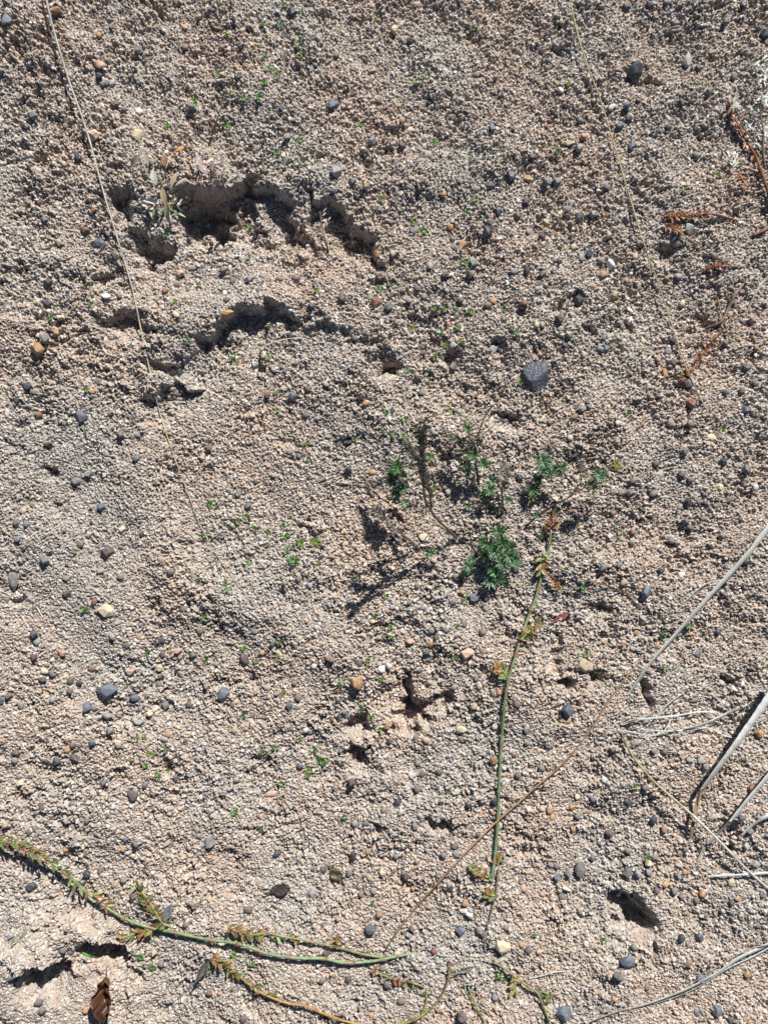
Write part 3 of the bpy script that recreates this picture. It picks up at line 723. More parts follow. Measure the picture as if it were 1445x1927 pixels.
runner("rust red creeping stem curving down the upper right edge",
       [(1370, 190, 5), (1382, 222, 8), (1393, 245, 9), (1408, 272, 9), (1424, 300, 8), (1436, 335, 7), (1446, 372, 6), (1450, 420, 5), (1440, 432, 4), (1415, 444, 2)], 3.2, 4.2,
       [(0, (.30, .12, .05)), (.4, (.34, .13, .05)), (1, RD)], (.2, .35, .5, .7), [],
       [([(1375, 200, 8), (1395, 250, 9), (1440, 340, 8)], .4, (7, 12), (2.5, 4), .4), ([(1392, 325, 3), (1395, 350, 4)], 1.0, (7, 12), (3, 5), .4)], name="rust_creeper", group="rust red creepers")
runner("rust red leafy creeper pointing left above the pale green stone at right",
       [(1250, 408, 3), (1275, 408, 6), (1305, 404, 8), (1335, 402, 8), (1362, 408, 6), (1388, 416, 3)], 2.2, 2.8, [(0, (.36, .14, .06)), (1, RD)], (.3, .6), [],
       [([(1248, 408, 5), (1330, 403, 8)], 1.0, (6, 11), (2, 3.5), .9)], name="rust_creeper", group="rust red creepers")
runner("brown creeper with yellow orange tip below the pale green stone at right",
       [(1256, 424, 3), (1275, 435, 7), (1300, 453, 8), (1330, 472, 6), (1368, 500, 2)], 2.2, 2.0, [(0, (.45, .26, .05)), (.3, (.40, .25, .12)), (1, BROWN)], (.3, .6), [],
       [([(1254, 423, 5), (1278, 437, 7)], 1.1, (6, 11), (2, 3.5), .6)], name="rust_creeper", group="rust red creepers")
runner("tiny orange red creeper lying level at the right under the brown creeper",
       [(1328, 505, 3), (1350, 501, 5), (1375, 501, 4), (1402, 502, 1)], 2.0, 1.8, [(0, (.40, .16, .06)), (1, (.34, .24, .18))], (.4,), [],
       [([(1326, 506, 4), (1358, 501, 5)], 1.3, (6, 10), (2, 3.5), 1.0)], name="rust_creeper", group="rust red creepers")
runner("thin red creeper with rusty tip beside the yellow straw stem",
       [(1283, 706, 3), (1296, 700, 5), (1310, 686, 6), (1325, 665, 6), (1340, 640, 5), (1362, 618, 2)], 1.9, 1.8, [(0, (.40, .16, .06)), (.5, (.34, .08, .05)), (1, BROWN)], (.3, .6), [],
       [([(1274, 716, 3), (1296, 702, 5)], 1.3, (6, 11), (2, 3.5), .2), ([(1300, 694, 5), (1345, 636, 5)], .4, (6, 10), (1.8, 3), .1)], name="rust_creeper", group="rust red creepers")
RUSTY = False
LAND += [("the upright green runner", 945, 1400), ("the longest green runner", 160, 1675), ("the slim green runner's orange tip", 440, 1748), ("the bottom orange runner", 560, 1890),
         ("the forked reddish runner", 842, 1850), ("the rust red leafy creeper", 1300, 404), ("the rust red curving stem", 1415, 285)]

# ---------------------------------------------------------------- small grey-green shrublets
def needle_col(kind):
    if kind == 'g': return jit([(.06, .15, .045), (.09, .20, .06), (.045, .105, .04), (.12, .21, .09)][rng.integers(4)], .2)
    if kind == 'b': return jit([(.08, .19, .075), (.13, .26, .115), (.05, .13, .05), (.25, .36, .25)][rng.integers(4)], .18)
    if kind == 'd': return jit([(.17, .15, .12), (.27, .25, .21), (.12, .105, .085), (.35, .33, .29)][rng.integers(4)], .2)
    if kind == 'm': return needle_col('d') if rng.random() < .6 else jit((.11, .15, .07), .2)
    return jit((.36, .30, .08), .2)

def rosette(mb, x, y, z, n, L, kind, up=(.15, 1.2), Wd=(1.6, 2.6)):
    c = P3(x, y, Hs(x, y) + z)
    for k in range(n):
        a = rng.uniform(0, 2 * math.pi)
        mb.leaf(c + rng.normal(0, 1.2, 3) * S, (math.cos(a), math.sin(a), rng.uniform(*up)), L * rng.uniform(.75, 1.5) * S, rng.uniform(*Wd) * .86 * S,
                needle_col(kind), rng.uniform(0, .35), rng.uniform(.1, .6), None, rng.uniform(-.7, .7))

def along(mb, pts, dens, L, kind, Wd=(1.3, 2.2), up=(-.1, .7), spread=1.0):
    W_, B = path(pts, 8, 1.0); n = len(W_); seg = np.linalg.norm(np.diff(B[:, :2], axis=0), axis=1).sum()
    for k in range(int(seg * dens)):
        i = rng.integers(0, n - 1); td = W_[i + 1] - W_[i]; td /= np.linalg.norm(td) + 1e-9
        a = rng.uniform(.3, 1.5) * rng.choice([-1, 1])
        dv = np.array([td[0] * math.cos(a) - td[1] * math.sin(a), td[0] * math.sin(a) + td[1] * math.cos(a), td[2] + rng.uniform(*up)])
        mb.leaf(W_[i] + rng.normal(0, spread, 3) * S, dv, rng.uniform(.6, 1.35) * L * S, rng.uniform(*Wd) * 1.35 * S, needle_col(kind), rng.uniform(0, .4), rng.uniform(.1, .6), None, rng.uniform(-1, 1))

def shrublet(label, x, y, twigs, ros=(), dead=(), name="shrublet", group="wiry shrublets in the middle", tall=1.25):
    up_ = lambda pts: [(p[0], p[1], p[2] * tall) for p in pts]
    twigs = [(up_(q[0]), *q[1:]) for q in twigs]; ros = [(q[0], q[1], q[2] * tall, int(q[3] * 2.3) + 2, *q[4:]) for q in ros]; dead = [(up_(q[0]), q[1] * 1.5, *q[2:]) for q in dead]
    t = thing(name, label, "small shrub", x, y, group)
    st = MB(); gr = MB(); dd = MB()
    for pts, r0, r1, c in twigs:
        W_, B = path(pts, 7, .8); n = len(W_)
        rad = np.linspace(r0, r1, n) * (1 + .12 * rng.standard_normal(n)); st.tube(W_, rad * S, np.clip(np.asarray(c) * (1 + .12 * rng.standard_normal((n, 1))), .01, 1), 6)
    for r_ in ros: rosette(gr, *r_)
    for r_ in dead: along(dd, *r_)
    st.build("stem", M_STEM, t)
    if gr.v: gr.build("foliage", M_LEAF, t)
    if dd.v: dd.build("withered_foliage", M_LEAF, t)
    return t
TW = (.12, .085, .06); TWD = (.07, .055, .045); TWG = (.20, .17, .14)
A1 = [(858, 1012, 2), (840, 994, 22), (817, 970, 48), (800, 940, 70), (795, 907, 86), (784, 868, 98), (764, 839, 104)]
A2 = [(802, 955, 62), (797, 910, 84), (795, 870, 104), (793, 837, 120), (794, 812, 134), (802, 789, 146), (815, 782, 150)]
A3 = [(812, 965, 50), (808, 925, 70), (800, 880, 84), (795, 860, 92)]
A4 = [(795, 940, 66), (775, 920, 62), (755, 905, 52), (745, 885, 46)]
A5 = [(850, 1005, 10), (825, 988, 20), (800, 977, 24), (770, 968, 20), (755, 950, 30)]
A6 = [(785, 1027, 5), (760, 1008, 22), (735, 990, 38), (718, 968, 48), (712, 950, 54)]
shrublet("leaning dark twiggy shrublet on the left with withered leaves and green underside", 858, 1012,
         [(A1, 3.0, 1.5, TW), (A2, 1.8, .9, TWD), (A3, 1.6, 1, TWD), (A4, 1.6, 1, TW), (A5, 2, 1.2, (.30, .20, .12)), (A6, 2.0, 1.2, TWG)],
         [(750, 884, 46, 26, 14, 'g'), (742, 893, 40, 20, 14, 'g'), (756, 900, 42, 22, 14, 'g'), (748, 878, 46, 30, 15, 'g'), (740, 905, 38, 24, 14, 'g'), (752, 915, 36, 24, 14, 'g'), (770, 880, 52, 18, 13, 'm'), (745, 928, 34, 26, 13, 'b'), (760, 918, 38, 14, 12, 'g'), (764, 946, 30, 16, 11, 'b'), (740, 940, 26, 12, 11, 'g'),
          (808, 1040, 14, 12, 12, 'b'), (812, 860, 60, 8, 8, 'g')],
         [([(808, 905, 78), (784, 868, 98), (760, 836, 104)], 2.6, 12, 'd'), ([(798, 880, 98), (793, 835, 122), (786, 808, 126)], 3.0, 13, 'm'), ([(802, 920, 84), (794, 860, 112), (800, 800, 140)], 1.6, 13, 'd'),
          ([(800, 970, 40), (780, 950, 40), (765, 960, 30)], 1.0, 12, 'd'), ([(765, 905, 55), (735, 905, 40), (705, 905, 24)], .9, 12, 'd'),
          ([(720, 905, 30), (690, 915, 16)], 1.2, 11, 'd'), ([(760, 1008, 22), (718, 968, 48), (706, 956, 52)], 1.0, 11, 'd'), ([(745, 870, 50), (730, 880, 42)], 1.0, 12, 'm'),
          ([(815, 950, 55), (806, 910, 74)], .8, 10, 'm'), ([(805, 1042, 10), (850, 1030, 10)], .35, 10, 'm')], tall=2.1)
shrublet("middle shrublet with dark stem and stacked bright green whorls", 900, 912,
         [([(900, 912, 2), (897, 885, 22), (893, 858, 38), (897, 838, 50), (901, 814, 60), (911, 786, 70), (920, 772, 74), (930, 762, 76)], 2.4, .9, TWD),
          ([(895, 850, 44), (884, 825, 52), (880, 805, 56), (886, 790, 58)], 1.4, .8, TWD), ([(896, 880, 26), (905, 872, 30), (912, 862, 32)], 1.2, .8, TW),
          ([(880, 808, 56), (895, 797, 58), (903, 792, 58)], .9, .6, TWD), ([(893, 858, 38), (868, 842, 36), (852, 828, 34)], 1.2, .8, TWD)],
         [(880, 806, 58, 16, 11, 'g'), (889, 857, 44, 24, 12, 'g'), (909, 872, 34, 18, 14, 'g'), (883, 885, 26, 18, 11, 'b'), (872, 872, 24, 10, 10, 'b')],
         [([(894, 846, 46), (872, 832, 42), (850, 822, 34)], 1.2, 13, 'm'), ([(901, 820, 58), (896, 842, 48)], 1.6, 11, 'd'), ([(878, 800, 56), (872, 780, 50)], .6, 12, 'm'), ([(896, 905, 8), (880, 890, 20)], .8, 12, 'm'),
          ([(882, 850, 40), (870, 846, 36)], 1.6, 12, 'm')])
shrublet("small grey half-dead shrublet between the middle and right sprigs", 946, 952,
         [([(946, 952, 2), (945, 935, 16), (944, 920, 26), (950, 905, 34), (954, 893, 38), (945, 884, 38)], 2.0, 1.0, TWG), ([(946, 945, 10), (930, 930, 22), (922, 915, 28)], 1.4, .9, TW)],
         [(921, 921, 28, 30, 12, 'b'), (924, 905, 26, 10, 10, 'b'), (956, 941, 14, 12, 11, 'g'), (912, 930, 20, 14, 11, 'g')],
         [([(944, 925, 24), (954, 893, 38), (940, 880, 36)], 1.3, 12, 'd'), ([(918, 935, 18), (910, 960, 8)], .7, 12, 'm'), ([(945, 945, 10), (930, 965, 4)], .7, 10, 'm')])
shrublet("right shrublet with silvery green whorls above the pink flowers", 1006, 944,
         [([(1006, 944, 2), (1010, 920, 16), (1018, 898, 28), (1026, 875, 38), (1032, 855, 44), (1034, 838, 46)], 2.2, 1.0, TW), ([(1018, 898, 28), (1038, 888, 32), (1055, 882, 34)], 1.4, .9, TW),
          ([(1008, 885, 30), (1001, 868, 32), (998, 852, 32)], 1.2, .7, PALE * .8)],
         [(1020, 868, 42, 34, 17, 'b'), (1024, 885, 36, 22, 13, 'b'), (1000, 922, 18, 22, 13, 'g'), (1045, 884, 34, 20, 12, 'g'), (1058, 880, 34, 18, 11, 'g'), (1012, 900, 26, 16, 10, 'b'), (998, 936, 10, 8, 11, 'y'), (1034, 890, 32, 16, 12, 'g')],
         [([(1032, 855, 44), (1036, 830, 44)], 1.4, 11, 'd'), ([(1010, 925, 14), (1012, 890, 28)], .7, 10, 'm')])
shrublet("forked dark bare twig leaning right with a yellow-tipped leafy end", 988, 991,
         [([(988, 991, 2), (1010, 972, 20), (1035, 955, 36), (1052, 945, 44), (1068, 937, 50), (1082, 921, 56), (1093, 904, 62), (1091, 882, 64), (1093, 862, 62)], 2.0, .9, TWD),
          ([(1068, 937, 50), (1085, 926, 52), (1104, 914, 54), (1122, 899, 56), (1140, 888, 56), (1162, 872, 54)], 1.4, 1.0, TW)],
         [(1126, 894, 56, 24, 13, 'b'), (1115, 917, 50, 16, 13, 'g'), (1108, 912, 52, 10, 10, 'm'), (1159, 874, 54, 10, 9, 'y'), (1011, 970, 22, 9, 8, 'b'), (1100, 890, 50, 4, 8, 'm')],
         [([(1104, 914, 54), (1150, 880, 55)], .5, 11, 'm'), ([(1093, 890, 62), (1093, 862, 62)], .9, 9, 'd'), ([(1150, 882, 55), (1163, 872, 54)], .9, 9, 'y')])
shrublet("bushy low green rosette with silvery bluish needle leaves", 935, 1048,
         [([(905, 1020, 4), (920, 1030, 16), (935, 1045, 20)], 2, 1.4, TWD), ([(935, 1048, 6), (915, 1040, 16), (898, 1052, 20), (884, 1066, 18)], 1.6, 1, TWG), ([(940, 1050, 8), (935, 1070, 18), (928, 1090, 18)], 1.6, 1, TW), ([(938, 1045, 8), (945, 1020, 24), (940, 1000, 28)], 1.6, 1, TW)],
         [(938, 1000, 28, 30, 15, 'g'), (918, 1024, 24, 34, 15, 'g'), (945, 1022, 28, 40, 15, 'g'), (930, 1038, 24, 40, 14, 'b'), (955, 1046, 24, 34, 15, 'b'), (968, 1054, 20, 24, 15, 'g'), (944, 1060, 22, 36, 14, 'b'),
          (930, 1076, 20, 34, 14, 'b'), (922, 1095, 14, 26, 13, 'b'), (940, 1090, 14, 16, 12, 'g'), (880, 1066, 18, 26, 12, 'b'), (874, 1076, 12, 16, 11, 'g'), (888, 1052, 18, 12, 10, 'b'), (905, 1018, 16, 18, 12, 'b'), (960, 1030, 22, 22, 13, 'g'), (912, 1045, 16, 18, 12, 'g')],
         [([(900, 1018, 6), (920, 1050, 10), (960, 1060, 8)], .5, 12, 'm')])
LAND += [("the left twiggy shrublet", 770, 900), ("the middle shrublet", 890, 850), ("the grey half-dead shrublet", 935, 930), ("the right silvery shrublet", 1025, 880), ("the forked bare twig's tip", 1140, 890), ("the bushy green rosette", 930, 1045)]

# dead plants around the first toe hollow
t = thing("dead_plant", "pale withered plant with drooping leaves at the edge of the upper left hollow", "dead plant", 312, 388)
st, lf = MB(), MB()
for pts, r0, r1, c in [([(318, 398, 2), (312, 375, 24), (305, 350, 40), (298, 330, 48)], 3, 1.6, (.32, .28, .18)), ([(300, 345, 40), (282, 335, 44), (270, 310, 46), (264, 290, 44), (268, 283, 42), (275, 285, 38)], 1.7, 1.0, (.28, .25, .19)),
                       ([(264, 300, 44), (252, 300, 30), (251, 335, 8)], 1.4, .9, (.22, .2, .16)), ([(275, 283, 38), (292, 296, 28), (306, 312, 12)], .9, .7, STRAW), ([(310, 330, 40), (314, 312, 42), (325, 290, 36), (336, 280, 32)], 1.2, .8, (.35, .25, .12)),
                       ([(322, 398, 4), (330, 372, 22), (338, 360, 22)], 1.6, .9, PALE * .8), ([(318, 396, 3), (322, 412, 10), (326, 424, 3)], 1.5, .8, PALE * .7)]:
    W_, B = path(pts, 7, .8); st.tube(W_, np.linspace(r0, r1, len(W_)) * S, c, 6)
for (x, y, z, dx, dy, dz, L, Wd, c) in [(300, 384, 30, -24, -8, .2, 24, 7, (.66, .66, .60)), (296, 348, 44, -6, -22, .3, 22, 10, (.62, .62, .54)), (306, 352, 42, 4, 26, .1, 24, 8, (.38, .34, .20)), (312, 378, 34, 2, 26, -.3, 28, 8, (.46, .42, .26)),
                                        (322, 352, 40, 10, -22, .3, 22, 7, (.42, .38, .24)), (330, 350, 36, 18, -12, .3, 20, 4, (.48, .43, .3)), (264, 290, 44, -12, 10, -.2, 20, 8, (.40, .38, .28)), (268, 284, 44, 6, 16, -.2, 18, 7, (.46, .44, .36)),
                                        (311, 314, 42, -2, -20, .4, 18, 7, (.30, .18, .10)), (330, 285, 34, 12, -6, .1, 14, 6, (.45, .22, .07)), (318, 366, 30, 12, 10, .2, 22, 4, (.50, .46, .36)), (322, 372, 22, 20, -10, .2, 24, 5, (.55, .52, .43)),
                                        (326, 378, 16, 22, 2, .1, 22, 5, (.48, .45, .37)), (314, 392, 10, -14, 16, .2, 22, 4, (.14, .25, .08)), (320, 394, 10, 16, 8, .2, 26, 4, (.15, .27, .08)), (300, 392, 8, -10, 12, .2, 16, 4, (.13, .23, .08))]:
    lf.leaf(P3(x, y, Hs(x, y) + z), (dx, -dy, dz * 22), L * 1.35 * S, Wd * 1.5 * S, jit(c, .08), .25, .4, None, rng.uniform(-.5, .5))
for k in range(60):
    a = rng.uniform(0, 6.28); lf.leaf(P3(322 + rng.normal(0, 10), 372 + rng.normal(0, 9), Hs(322, 372) + rng.uniform(6, 30)), (math.cos(a), math.sin(a), rng.uniform(-.2, .6)), rng.uniform(8, 20) * S, rng.uniform(1.2, 3.2) * S, jit((.46, .42, .32), .2), .3, .4)
st.build("stem", M_STRAW, t); lf.build("withered_foliage", M_LEAF, t)

t = thing("dead_plant", "grey withered forked stalk at the right rim of the upper left hollow", "dead plant", 428, 408)
st, lf = MB(), MB()
for pts, r0, r1, c in [([(425, 412, 2), (430, 390, 22), (430, 370, 36), (422, 350, 46), (418, 330, 52), (421, 310, 56)], 2.6, 1.4, (.20, .17, .14)), ([(431, 372, 34), (440, 355, 40), (444, 335, 42), (448, 326, 42)], 1.3, .8, (.22, .19, .16)),
                       ([(424, 352, 44), (436, 338, 44), (450, 328, 40)], 1.2, .8, (.27, .24, .2)), ([(422, 330, 52), (418, 318, 54), (425, 300, 54)], 1.6, 1, (.32, .30, .26)), ([(360, 380, 4), (368, 355, 20), (374, 330, 28), (376, 315, 30)], 2, 1.2, (.17, .14, .1))]:
    W_, B = path(pts, 7, .8); st.tube(W_, np.linspace(r0, r1, len(W_)) * S, c, 6)
for k in range(60):
    bx, by, bz = [(421, 312, 56), (446, 328, 42), (376, 318, 30), (424, 345, 46), (395, 312, 12)][k % 5]
    a = rng.uniform(0, 6.28); lf.leaf(P3(bx + rng.normal(0, 5), by + rng.normal(0, 6), Hs(bx, by) + bz), (math.cos(a), math.sin(a), rng.uniform(-.3, .6)), rng.uniform(9, 20) * S, rng.uniform(2.4, 5.5) * S, jit([(.34, .31, .27), (.24, .21, .17), (.48, .46, .42)][k % 3], .2), .3, .4)
st.build("stem", M_STRAW, t); lf.build("withered_foliage", M_LEAF, t)

t = thing("dead_plant", "small brown withered sprig standing above the upper left hollow", "dead plant", 394, 272)
st, lf = MB(), MB()
for pts, r0, r1 in [([(394, 272, 1), (402, 245, 16), (412, 215, 28), (422, 182, 36)], 1.8, .8), ([(402, 245, 16), (398, 235, 24), (393, 224, 28)], 1.2, .7), ([(404, 242, 16), (414, 235, 22)], 1.1, .7)]:
    W_, B = path(pts, 6, .8); st.tube(W_, np.linspace(r0, r1, len(W_)) * S, BROWN * .9, 6)
for k in range(14):
    a = rng.uniform(0, 6.28); lf.leaf(P3(402 + rng.normal(0, 3), 245 + rng.normal(0, 8), Hs(402, 245) + rng.uniform(8, 22)), (math.cos(a) * .4, abs(math.sin(a)), rng.uniform(.2, .8)), rng.uniform(9, 16) * S, rng.uniform(1.4, 2.6) * S, jit((.26, .18, .11), .3), .1, .4)
st.build("stem", M_STRAW, t); lf.build("withered_foliage", M_LEAF, t)

t = thing("dead_plant", "dark broken stick with pale fluff standing in the narrow slit shadow", "dead plant", 616, 470)
st, lf = MB(), MB()
for pts, r0, r1 in [([(618, 474, 1), (612, 450, 20), (606, 425, 30), (602, 398, 36)], 2.2, 1.4), ([(608, 432, 26), (618, 420, 30), (625, 418, 30)], 1.2, .7)]:
    W_, B = path(pts, 6, .8); st.tube(W_, np.linspace(r0, r1, len(W_)) * S, (.13, .09, .06), 6)
for k in range(12):
    a = rng.uniform(0, 6.28); lf.leaf(P3(612 + rng.normal(0, 5), 415 + rng.normal(0, 9), Hs(612, 415) + rng.uniform(18, 34)), (math.cos(a), math.sin(a), .2), rng.uniform(8, 15) * S, rng.uniform(1.6, 3.2) * S, jit((.5, .48, .42), .15), .2, .4)
st.build("stem", M_STRAW, t); lf.build("withered_foliage", M_LEAF, t)

t = thing("dead_plant", "grey wiry dead plant tangled along the upper right edge", "dead plant", 1436, 320)
st, lf = MB(), MB()
for pts, r0, r1 in [([(1438, 318, 2), (1434, 285, 14), (1436, 250, 22), (1430, 215, 28), (1432, 180, 30)], 1.8, 1.0), ([(1436, 295, 10), (1424, 275, 16), (1405, 250, 20), (1392, 228, 20), (1384, 205, 18)], 1.3, .8), ([(1435, 250, 22), (1420, 225, 22), (1412, 208, 20)], 1.1, .8),
                    ([(1412, 232, 20), (1400, 222, 16), (1388, 240, 12)], 1.1, .7), ([(1438, 268, 16), (1424, 222, 16)], 1.0, .7), ([(1400, 165, 6), (1418, 185, 14), (1440, 172, 16), (1460, 160, 14)], 1.3, .9), ([(1374, 312, 4), (1366, 285, 10), (1368, 260, 14)], 1.2, .8)]:
    W_, B = path(pts, 6, .8); st.tube(W_, np.linspace(r0, r1, len(W_)) * S * 1.3, (.13, .11, .095), 6)
for (cx_, cy_, n) in ((1436, 185, 18), (1418, 212, 14), (1382, 195, 10), (1436, 140, 14), (1378, 295, 14), (1430, 118, 9), (1440, 250, 14), (1425, 270, 12), (1410, 235, 12)):
    for k in range(n):
        a = rng.uniform(0, 6.28); x, y = cx_ + rng.normal(0, 6), cy_ + rng.normal(0, 7)
        lf.leaf(P3(x, y, Hs(x, y) + rng.uniform(3, 22)), (math.cos(a), math.sin(a), rng.uniform(-.1, .4)), rng.uniform(8, 17) * S, rng.uniform(2.4, 4.6) * S, jit([(.50, .50, .46), (.36, .35, .3), (.62, .63, .6)][k % 3], .15), .2, .4)
st.build("stem", M_STRAW, t); lf.build("withered_foliage", M_LEAF, t)
LAND += [("the pale withered plant", 312, 350), ("the grey forked dead stalk", 430, 360), ("the brown withered sprig", 405, 230), ("the broken stick in the slit", 612, 440), ("the grey wiry dead plant", 1430, 240)]

# ---------------------------------------------------------------- fallen leaves
def sheet_leaf(name, label, cat, x, y, L, Wd, ang, z, curl, c0, c1, lobes=0, wave=1.0, nu=14, nv=9, pitch=0.0):
    """a leaf blade with midrib, curled edges and a little stalk; ang 0 = tip points to photo right"""
    t = thing(name, label, cat, x, y)
    ca, sa = math.cos(R(ang)), math.sin(R(ang)); o = np.array(t.location) + [0, 0, z * S]
    Vv, F, C = [], [], []
    for i in range(nu):
        u = i / (nu - 1); wv = math.sin(math.pi * min(1, u * .96 + .02)) ** .75 * (1 + lobes * .22 * math.sin(u * 19)) * (1.0 - .25 * u)
        for j in range(nv):
            v = j / (nv - 1) * 2 - 1
            lx = (u - .5) * L; ly = v * wv * Wd * .5 * (1 - .25 * curl * abs(v))
            lz = curl * (abs(v) ** 1.6) * Wd * .42 + wave * 1.6 * math.sin(u * 9 + v * 3) + wave * .8 * math.sin(u * 23 - v * 5) + pitch * lx
            Vv.append(o + np.array([lx * ca - ly * sa, -(lx * sa + ly * ca), max(lz, -z + 1)]) * S)
            rib = .75 if j == nv // 2 else 1.0
            C.append(np.clip((np.array(c0) * (1 - u) + np.array(c1) * u) * rib * rng.uniform(.8, 1.2), 0, 1))
    for i in range(nu - 1):
        for j in range(nv - 1): F.append((i * nv + j, i * nv + j + 1, (i + 1) * nv + j + 1, (i + 1) * nv + j))
    mb = MB(); mb.add(Vv, F, C); ob = mb.build("blade", M_LEAF, t)
    md = ob.modifiers.new("solid", 'SOLIDIFY'); md.thickness = .00018
    sb = MB(); b = o + np.array([-.5 * L * ca, .5 * L * sa, 1.0]) * S
    sb.tube(np.array([b, b + np.array([-6 * ca, 6 * sa, 3]) * S, b + np.array([-13 * ca, 14 * sa, 2]) * S]), np.array([1.6, 1.3, 1.1]) * S, np.array(c0) * .7, 6)
    sb.build("stalk", M_STRAW, t)
    return t
sheet_leaf("dry_leaf", "curled reddish brown dead leaf near the bottom left corner", "leaf", 204, 1868, 84, 52, 94, 18, 1.05, (.15, .065, .035), (.085, .038, .022), 1.1, 4.2, 34, 15, -.05)
sheet_leaf("grey_leaf", "small spoon shaped grey leaf lying beside the longest runner", "leaf", 317, 1714, 36, 21, -62, 7, .25, (.16, .17, .17), (.21, .22, .23), 0, .6)
sheet_leaf("grey_leaf", "crumpled dark grey leaf left of the orange runner's tip", "leaf", 386, 1818, 46, 18, -58, 8, .9, (.12, .115, .11), (.17, .16, .15), .2, 1.4)
sheet_leaf("green_leaf", "upper of two round dark green leaves right of the bottom left cave", "leaf", 266, 1799, 15, 13, 30, 5, .25, (.10, .18, .06), (.09, .17, .06), 0, .3, 10, 7)
sheet_leaf("green_leaf", "lower of two round dark green leaves, beside pale pebbles at bottom left", "leaf", 289, 1818, 15, 12, 10, 5, .25, (.10, .19, .06), (.09, .16, .05), 0, .3, 10, 7)
sheet_leaf("grey_leaf", "oval dull grey leaf under the left twiggy shrublet's lower branch", "leaf", 745, 1010, 28, 12, 52, 8, .4, (.17, .155, .14), (.21, .195, .18), 0, .6)
sheet_leaf("bark_scrap", "flat dark brown bark scrap left of the slim round bark scrap", "bark", 529, 1672, 38, 28, -10, 4, .12, (.085, .065, .055), (.075, .06, .05), .5, 1.2)
sheet_leaf("bark_scrap", "round olive brown bark scrap below the middle stones at the bottom", "bark", 633, 1645, 30, 27, 60, 4, .12, (.11, .085, .05), (.10, .075, .045), .4, 1.0)
sheet_leaf("bark_scrap", "dull crimson flat flake right of the upright green runner", "bark", 1056, 1160, 34, 15, -30, 4, .2, (.28, .10, .09), (.25, .09, .085), .5, .8)
sheet_leaf("bark_scrap", "charred fibrous bark scrap above the forked bare twig", "bark", 1075, 854, 28, 18, 10, 4, .3, (.05, .05, .045), (.07, .065, .06), .6, 1.6)
sheet_leaf("bark_scrap", "charred fibrous bark scrap left of the twiggy shrublet", "bark", 655, 828, 24, 20, 20, 4, .3, (.05, .05, .045), (.07, .065, .06), .6, 1.6)
sheet_leaf("grey_leaf", "pale grey curled leaf pair below the forked reddish runner's top", "leaf", 875, 1822, 30, 11, -20, 5, .7, (.22, .22, .2), (.17, .17, .16), 0, .8)
LAND += [("the brown dead leaf", 204, 1868), ("the spoon shaped grey leaf", 317, 1714), ("the crumpled grey leaf", 386, 1820), ("the dark brown bark scrap", 529, 1672), ("the crimson flake", 1056, 1160)]

